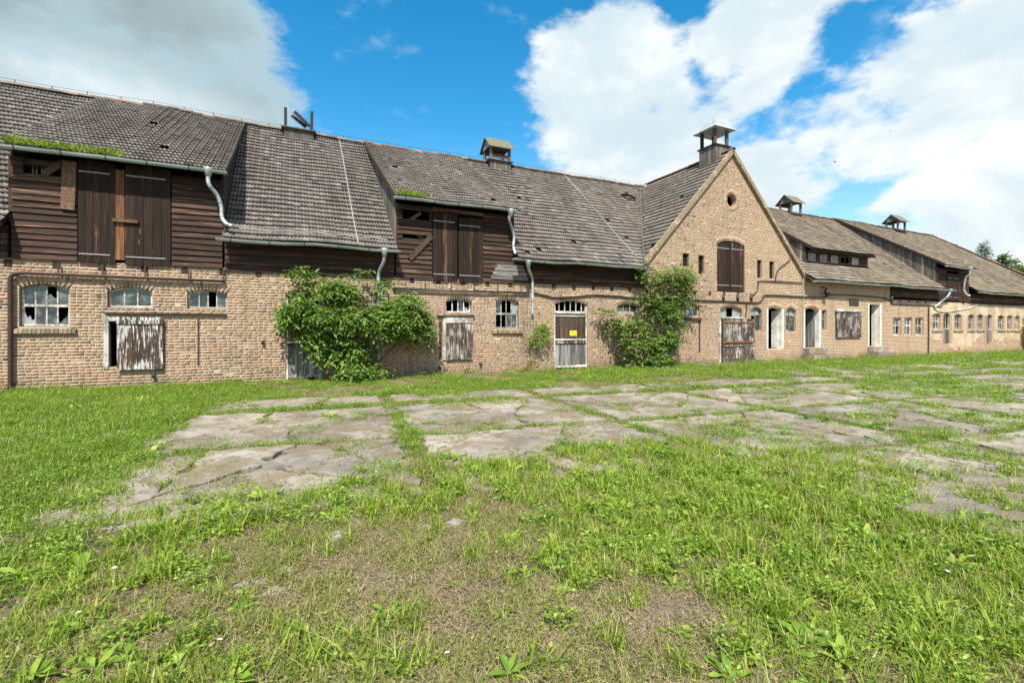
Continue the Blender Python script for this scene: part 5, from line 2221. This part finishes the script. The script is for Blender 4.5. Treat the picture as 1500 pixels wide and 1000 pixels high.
g_rng = np.random.default_rng(77)
C_L, C_M, C_D, C_W, C_S = [bpy.data.collections.new('proto_' + k) for k in ('lawn', 'meadow', 'dry', 'weed', 'stalk')]
C_T = bpy.data.collections.new('proto_turf')
for i in range(6):     # thin short turf, half dried
    proto('a%d' % i, *join([blade_arrays(46, .14, .04, .12, .0048, .85, g_rng), mat_leaves(20, .13, .05, .026, g_rng, .32)]), 'grass_turf', C_T)
for i in range(5):     # lawn: short blades with small clover-like leaves
    proto('a%d' % i, *join([blade_arrays(34, .13, .05, .13, .006, .55, g_rng), mat_leaves(26, .13, .07, .026, g_rng, .42)]), 'grass_lawn', C_L)
for i in range(6):     # meadow: longer blades
    proto('a%d' % i, *join([blade_arrays(24, .085, .06, .22, .0065, .6, g_rng), blade_arrays(6, .08, .06, .16, .013, .8, g_rng), mat_leaves(12, .1, .08, .034, g_rng, .3)]), 'grass_meadow', C_M)
for i in range(4):     # dry thatch lying flat
    n = 90
    a = g_rng.uniform(0, 6.28, n)
    r_ = .16 * np.sqrt(g_rng.random(n))
    c = np.stack([r_ * np.cos(a), r_ * np.sin(a), g_rng.uniform(.004, .022, n)], 1)
    d = np.stack([g_rng.normal(0, 1, n), g_rng.normal(0, 1, n), g_rng.normal(.15, .3, n)], 1)
    proto('a%d' % i, *leaflets(c, d, np.tile([0, 0, 1.0], (n, 1)), .05, .0016, g_rng, .0), 'dry_straw', C_D)
for i in range(6):     # broad-leaved weeds
    proto('a%d' % i, *join(rosette(9 + i, .13 + .02 * i, .030 + .004 * (i % 3), g_rng, .75)), 'leaf_weed', C_W)
for i in range(2):     # bushy small herb
    proto('b%d' % i, *join([mat_leaves(120, .12, .16, .034, g_rng, .32), blade_arrays(10, .05, .12, .2, .004, .4, g_rng)]), 'leaf_weed', C_W)
for i in range(4):
    parts = []
    for k in range(3):
        parts += stalk(g_rng, g_rng.uniform(.22, .46))
    proto('a%d' % i, *join(parts), 'seed_head', C_S)


def instancer(name, coll, nprot, xyz, rot, scl, label, cat, z=None):
    me = bpy.data.meshes.new(name)
    n = len(xyz)
    me.vertices.add(n)
    me.vertices.foreach_set('co', np.ascontiguousarray(xyz, dtype=np.float32).ravel())
    at = me.attributes.new('rot', 'FLOAT_VECTOR', 'POINT')
    at.data.foreach_set('vector', np.ascontiguousarray(rot, dtype=np.float32).ravel())
    at = me.attributes.new('scl', 'FLOAT', 'POINT')
    at.data.foreach_set('value', np.ascontiguousarray(scl, dtype=np.float32))
    at = me.attributes.new('idx', 'INT', 'POINT')
    at.data.foreach_set('value', RNG.integers(0, nprot, n).astype(np.int32))
    me.update()
    o = obj(name, me)
    tag(o, label, cat, kind='stuff')
    ng = bpy.data.node_groups.new(name + '_scatter', 'GeometryNodeTree')
    ng.interface.new_socket('Geometry', in_out='INPUT', socket_type='NodeSocketGeometry')
    ng.interface.new_socket('Geometry', in_out='OUTPUT', socket_type='NodeSocketGeometry')
    gi, go = ng.nodes.new('NodeGroupInput'), ng.nodes.new('NodeGroupOutput')
    ci = ng.nodes.new('GeometryNodeCollectionInfo')
    ci.inputs['Collection'].default_value = coll
    ci.inputs['Separate Children'].default_value = True
    ci.inputs['Reset Children'].default_value = True
    ip = ng.nodes.new('GeometryNodeInstanceOnPoints')
    ip.inputs['Pick Instance'].default_value = True

    def attr(nm, ty):
        a = ng.nodes.new('GeometryNodeInputNamedAttribute')
        a.data_type = ty
        a.inputs['Name'].default_value = nm
        return a.outputs['Attribute']
    ln = ng.links.new
    ln(gi.outputs[0], ip.inputs['Points'])
    ln(ci.outputs[0], ip.inputs['Instance'])
    ln(attr('idx', 'INT'), ip.inputs['Instance Index'])
    ln(attr('rot', 'FLOAT_VECTOR'), ip.inputs['Rotation'])
    ln(attr('scl', 'FLOAT'), ip.inputs['Scale'])
    ln(ip.outputs[0], go.inputs[0])
    md = o.modifiers.new('scatter', 'NODES')
    md.node_group = ng
    return o


def sample(t0, t1, dens, rng):
    """points spread evenly over the part of the yard between two distances from the camera"""
    A_, back = R(124), 3.0
    r0, r1 = 0.0, t1 + back
    n = int(dens * (r1 ** 2 - r0 ** 2) / 2 * A_)
    t_ = np.sqrt(rng.uniform(r0 ** 2, r1 ** 2, n))
    a = YAW + rng.uniform(-A_ / 2, A_ / 2, n)
    x, y = t_ * np.sin(a) - back * SA, t_ * np.cos(a) - CAMD - back * CA
    t_ = np.hypot(x, y + CAMD)
    lo = 0.0 if t0 < 2 else t0
    ok = (y < -.06) & (x > -16) & (x < 60) & (t_ >= lo) & (t_ < t1)
    return x[ok], y[ok], t_[ok]


def crack_dist(x, y):
    d = np.full(len(x), 9.0)
    for c in CRACKS:
        if c[0] > 14:
            continue
        ex, ey = c[2] - c[0], c[3] - c[1]
        L2 = ex * ex + ey * ey + 1e-9
        t_ = np.clip(((x - c[0]) * ex + (y - c[1]) * ey) / L2, 0, 1)
        d = np.minimum(d, np.hypot(x - c[0] - t_ * ex, y - c[1] - t_ * ey))
    return d


def gblob(x, y, px, py, r_):
    c = G(px, py)
    return np.exp(-((x - c.x) ** 2 + (y - c.y) ** 2) / (r_ * r_))


def fields(x, y):
    """what grows where: lawn, meadow, weed, dry, bare"""
    yc = y + CAMD
    a, b = to_slab(x, y)
    on = np.zeros(len(x), bool)
    for (b0, b1_) in rowsY:
        fr_ = np.mod(a, PITCH)
        on |= (b > b0 + .02) & (b < b1_ - .02) & (fr_ > .03) & (fr_ < PITCH - .2) & ((b0 < 1) | (a > 5 * PITCH))
    edge_n = (fbm(x, y, .9, 3) - .5)
    on &= (x > -1.35 + edge_n * .7) & (yc > front_edge(x) + edge_n * 1.1) & (x < 49)
    n1 = fbm(x, y, .8, 5)
    n2 = fbm(x, y, 2.2, 9)
    paved = (x > -1.4) & (yc > front_edge(x)) & (yc < 11.4)
    left = x < -1.35 + edge_n * .7
    wallstrip = yc > np.where(a > 5 * PITCH, 13.6, 11.3) - a * .095 + edge_n * .5
    fore = (~left) & (yc < front_edge(x) + edge_n * 1.1)
    lawn = np.zeros(len(x))
    lawn[left] = 1.0
    ws = wallstrip & ~left
    nearwall = np.clip((15.5 - yc) / 1.3, 0, 1)
    lawn[ws] = np.clip((n1[ws] - .34) * 5, 0, 1) * (.25 + .75 * nearwall[ws])
    bare = 1.15 * (1.25 * gblob(x, y, 560, 850, .55) + 1.2 * gblob(x, y, 700, 890, .5) + 1.25 * gblob(x, y, 930, 940, .42) + .5 * gblob(x, y, 420, 900, .4) + .45 * gblob(x, y, 330, 840, .5)
            + .7 * gblob(x, y, 480, 810, .55) + .9 * gblob(x, y, 800, 960, .4) + .8 * gblob(x, y, 1090, 900, .35) + .7 * gblob(x, y, 650, 760, .6) + .25 * gblob(x, y, 260, 940, .3) + .5 * gblob(x, y, 1440, 720, .5))
    lush = (.9 * gblob(x, y, 40, 850, .6) + .45 * gblob(x, y, 120, 930, .6) + .4 * gblob(x, y, 300, 780, .7) + 1.0 * gblob(x, y, 900, 790, .75) + 1.0 * gblob(x, y, 1250, 860, 1.0) + 1.0 * gblob(x, y, 1430, 880, 1.0) + .9 * gblob(x, y, 1000, 700, 1.2) + .8 * gblob(x, y, 1150, 760, 1.0)
            + .8 * gblob(x, y, 680, 830, .35) + .7 * gblob(x, y, 560, 960, .35) + .8 * gblob(x, y, 1100, 980, .35) + .6 * gblob(x, y, 200, 980, .4) + .5 * gblob(x, y, 700, 700, .6) + .6 * gblob(x, y, 450, 740, .6))
    mead = np.zeros(len(x))
    n3 = fbm(x, y, 4.5, 31)
    m = .36 + .55 * lush - .75 * bare + (n2 - .5) * 1.9 + (n3 - .5) * 1.6 + (n1 - .5) * .7
    mead[fore] = np.clip(m[fore], 0.08, .8)
    joint = (~left) & (~fore) & (~ws) & (~on)
    jn = np.clip((n2 - .30) * 3.4, 0, 1)
    lawn[joint] = jn[joint]
    # overgrown patches on the slabs, more towards the right
    over = np.clip((n1 - .60 + .12 * np.clip((x - 4) / 8, 0, 1)) * 7, 0, 1)
    sl = on & (~left) & (~fore) & (~ws)
    lawn[sl] = over[sl] * .8
    dry = np.where(fore, np.clip(.9 - mead * .5, 0, 1), 0)
    dry[sl] = np.clip((n2[sl] - .45) * 2.5, 0, .5)
    dry[ws] = np.clip(.5 - lawn[ws], 0, .5)
    weed = np.zeros(len(x))
    weed[fore] = np.clip(lush[fore] * .8 + (n2[fore] - .5) * 1.3 + .22 - bare[fore] * .4, .03, 1)
    weed[left] = .10
    weed[joint] = jn[joint] * .22
    weed[sl] = over[sl] * .3
    weed[ws] = np.clip(n2[ws] - .4, 0, .3) + .25 * (yc[ws] > 14.7) * (n2[ws] > .5)
    return lawn, mead, weed, dry, sl, lush


def scatter(fld, dens_list, rng):
    out = []
    for (t0, t1, dn, sc) in dens_list:
        x, y, t_ = sample(t0, t1, dn, rng)
        L = fields(x, y)
        pr = fld(L, x, y)
        k = rng.random(len(x)) < pr
        out.append(np.stack([x[k], y[k], np.full(k.sum(), sc)], 1))
    return np.concatenate(out)


def place(name, coll, npr, pts, label, cat, rng, smin=.75, smax=1.25, tilt=.12, z=.0):
    n = len(pts)
    xyz = np.stack([pts[:, 0], pts[:, 1], np.full(n, z)], 1)
    rot = np.stack([rng.normal(0, tilt, n), rng.normal(0, tilt, n), rng.uniform(0, 6.28, n)], 1)
    return instancer(name, coll, npr, xyz, rot, pts[:, 2] * rng.uniform(smin, smax, n), label, cat)


sr = np.random.default_rng(91)


def f_lawn(L, x, y):
    p_ = L[0].copy()
    s = L[4] & (x < 14)
    if s.any():
        cd = crack_dist(x[s], y[s])
        p_[s] = np.maximum(p_[s], np.clip(1 - cd / .07, 0, 1) * (fbm(x[s], y[s], 1.6, 12) > .47) * .8)
    return p_


pts = scatter(f_lawn, [(1.7, 5, 85, .85), (5, 9, 85, .9), (9, 16, 62, 1.0), (16, 30, 26, 1.5), (30, 62, 9, 2.0)], sr)
# the lawn is taller to the left, lower in the joints
fac = np.where(pts[:, 0] < -1.3, 1.1, .95)
pts[:, 2] *= fac
place('grass', C_L, 5, pts, 'mown green grass of the lawn at left and in the joints of the paving', 'grass', sr)
pts = scatter(lambda L, x, y: L[1], [(1.6, 4, 150, .8), (4, 7, 120, .95), (7, 14, 60, 1.1), (14, 30, 10, 1.3)], sr)
place('meadow_grass', C_M, 6, pts, 'tufted wild grass covering the foreground', 'grass', sr, .55, 1.25, .18)
pts = scatter(lambda L, x, y: L[3], [(1.6, 4, 130, .9), (4, 8, 80, 1.1), (8, 20, 14, 1.4)], sr)
place('dry_thatch', C_D, 4, pts, 'dry cut straw lying on the bare soil', 'straw', sr, .7, 1.3, .05, .004)
pts = scatter(lambda L, x, y: L[2], [(1.6, 4, 60, .72), (4, 8, 42, .9), (8, 18, 14, 1.1), (18, 40, 4, 1.6)], sr)
place('weeds', C_W, 8, pts, 'low broad-leaved weeds among the grass', 'weeds', sr, .5, 1.2, .15)
pts = scatter(lambda L, x, y: np.where(L[1] > 0, np.clip(.12 + 1.0 * (fbm(x, y, 1.9, 21) - .25) * 1.8, .08, 1), np.where(L[4], np.clip((fbm(x, y, 1.1, 23) - .48) * 2.6, 0, .5), np.where(L[0] > 0, .25, .35))),
              [(1.6, 4, 150, .8), (4, 8, 95, .95), (8, 15, 26, 1.2), (15, 30, 8, 1.6)], sr)
place('thin_turf', C_T, 6, pts, 'thin half dried turf on the trodden soil and over the slabs', 'grass', sr, .6, 1.2, .12)
pts = scatter(lambda L, x, y: np.clip(L[1] * .5 + .12, 0, 1) * (L[1] > 0), [(1.7, 4, 9, .8), (4, 8, 5, 1.0)], sr)
place('seed_stalks', C_S, 4, pts, 'thin seed stalks standing above the foreground grass', 'grass', sr, .6, 1.1, .1)

# ------------------------------------------------------------------ single plants one can pick out
rk = np.random.default_rng(101)
leafm = []
for i in range(6):
    v, f = rosette(1, 1.0, .24 if i < 4 else .42, np.random.default_rng(200 + i), .75)[0]
    a = math.atan2(v[:, 1].mean(), v[:, 0].mean())
    rm = np.array([[math.cos(-a), -math.sin(-a), 0], [math.sin(-a), math.cos(-a), 0], [0, 0, 1]])
    me = np_mesh('leaf', v @ rm.T, f, 3)
    leafm.append(me)


def dock(px, py, L, n, label, group=None, kind=0, name='dock_plant'):
    c = G(px, py)
    root = empty(name, c)
    tag(root, label, 'plant', group)
    for i in range(n):
        me = leafm[int(rk.integers(0, 4)) + kind]
        o = obj('leaf', me, 'leaf_weed', root)
        s = L * rk.uniform(.5, .9)
        o.scale = (s, s, s)
        o.rotation_euler = (rk.normal(0, .1), -rk.uniform(-.2, .55), 2 * math.pi * i / n + rk.uniform(-.35, .35))
        o.location = (0, 0, .01)
    return root


dock(118, 838, .22, 4, 'big-leaved pale dock plant at the edge of the left lawn', kind=1)
for (a, b, L, n, lb) in [
        (1180, 950, .22, 12, 'wide dock rosette near the bottom edge, right of centre'),
        (1232, 978, .19, 10, 'dock rosette cut by the bottom edge right of the wide one'),
        (30, 852, .24, 9, 'dark tall-leaved dock plant at the left edge of the picture'),
        (745, 992, .17, 10, 'dock rosette at the middle of the bottom edge'),
        (735, 905, .12, 9, 'small light dock rosette alone on the bare soil'),
        (935, 792, .2, 12, 'leafy dock plant in the lush patch right of the bare soil'),
        (868, 745, .17, 11, 'dock plant at the upper left of the lush grass patch'),
        (1340, 802, .2, 10, 'dock plant in the tall grass at right'),
        (1452, 838, .2, 10, 'dock plant near the right edge in tall grass'),
        (185, 965, .12, 8, 'low yellowish dock rosette in the bottom left corner'),
        (525, 972, .13, 9, 'dock rosette in the grass tuft left of bottom centre')]:
    dock(a, b, L, n, lb)
# stones and rubble showing through the turf
rst = random.Random(71)
for i, (a, b, s) in enumerate([(352, 862, .07), (378, 852, .06), (402, 868, .06), (415, 838, .07), (492, 788, .09), (625, 775, .07), (665, 768, .08)]):
    c = G(a, b)
    q = MB()
    n = 9
    ring = [(math.cos(2 * math.pi * k / n) * s * rst.uniform(.7, 1.3), math.sin(2 * math.pi * k / n) * s * rst.uniform(.5, 1.1)) for k in range(n)]
    vs = [(x, y, -.02) for x, y in ring] + [(x * .95, y * .95, s * .22) for x, y in ring] + [(x * .5, y * .5, s * .42 * rst.uniform(.8, 1.1)) for x, y in ring]
    fs = [(k, (k + 1) % n, n + (k + 1) % n, n + k) for k in range(n)] + [(n + k, n + (k + 1) % n, 2 * n + (k + 1) % n, 2 * n + k) for k in range(n)] + [tuple(range(2 * n, 3 * n))]
    q.add(vs, fs)
    o = q.build('stone', 'stone')
    o.location = c
    tag(o, ['leftmost grey stone of the small cluster in the left foreground turf', 'small grey stone between two others in the left foreground cluster', 'grey stone of the left foreground cluster nearest the camera',
            'farthest grey stone of the left foreground cluster', 'flat pale stone alone below the near edge of the paving', 'grey stone left of its twin in the centre foreground turf',
            'rightmost grey stone in the centre foreground turf'][i], 'stone', 'stones in the bare turf')
# small white flowers
fl_ = MB()
for k in range(9):
    a = 2 * math.pi * k / 9
    a1, a2 = a - .28, a + .28
    fl_.add([(0, 0, .0), (.016 * math.cos(a1), .016 * math.sin(a1), .004), (.022 * math.cos(a), .022 * math.sin(a), .003), (.016 * math.cos(a2), .016 * math.sin(a2), .004)], [(0, 1, 2, 3)])
fme = fl_.mesh('flower_head')
st_ = MB()
st_.tube([(0, 0, -.14), (.005, 0, -.07), (0, 0, 0)], .0022, 5)
sme = st_.mesh('stem')
for i, (a, b) in enumerate([(322, 957), (115, 925), (168, 842), (55, 815), (655, 968), (1388, 860)]):
    c = G(a, b + 12)
    root = empty('daisy', c)
    hgt = .09 + rst.uniform(-.02, .06)
    h = obj('flower_head', fme, 'petal', root)
    h.location = (0, 0, hgt)
    h.scale = (.6, .6, .6)
    h.rotation_euler = (rst.uniform(-.5, .2), rst.uniform(-.3, .3), rst.uniform(0, 6))
    s = obj('stem', sme, 'leaf_weed', root)
    s.location = (0, 0, hgt)
    tag(root, ['white flower near the bottom edge left of centre', 'white flower low in the left foreground grass', 'white flower beside the pale dock plant at left',
               'white flower at the left edge above the dark dock plant', 'white flower near the middle of the bottom edge', 'lone white flower in the tall grass at right'][i], 'flower', 'white flowers in the grass')
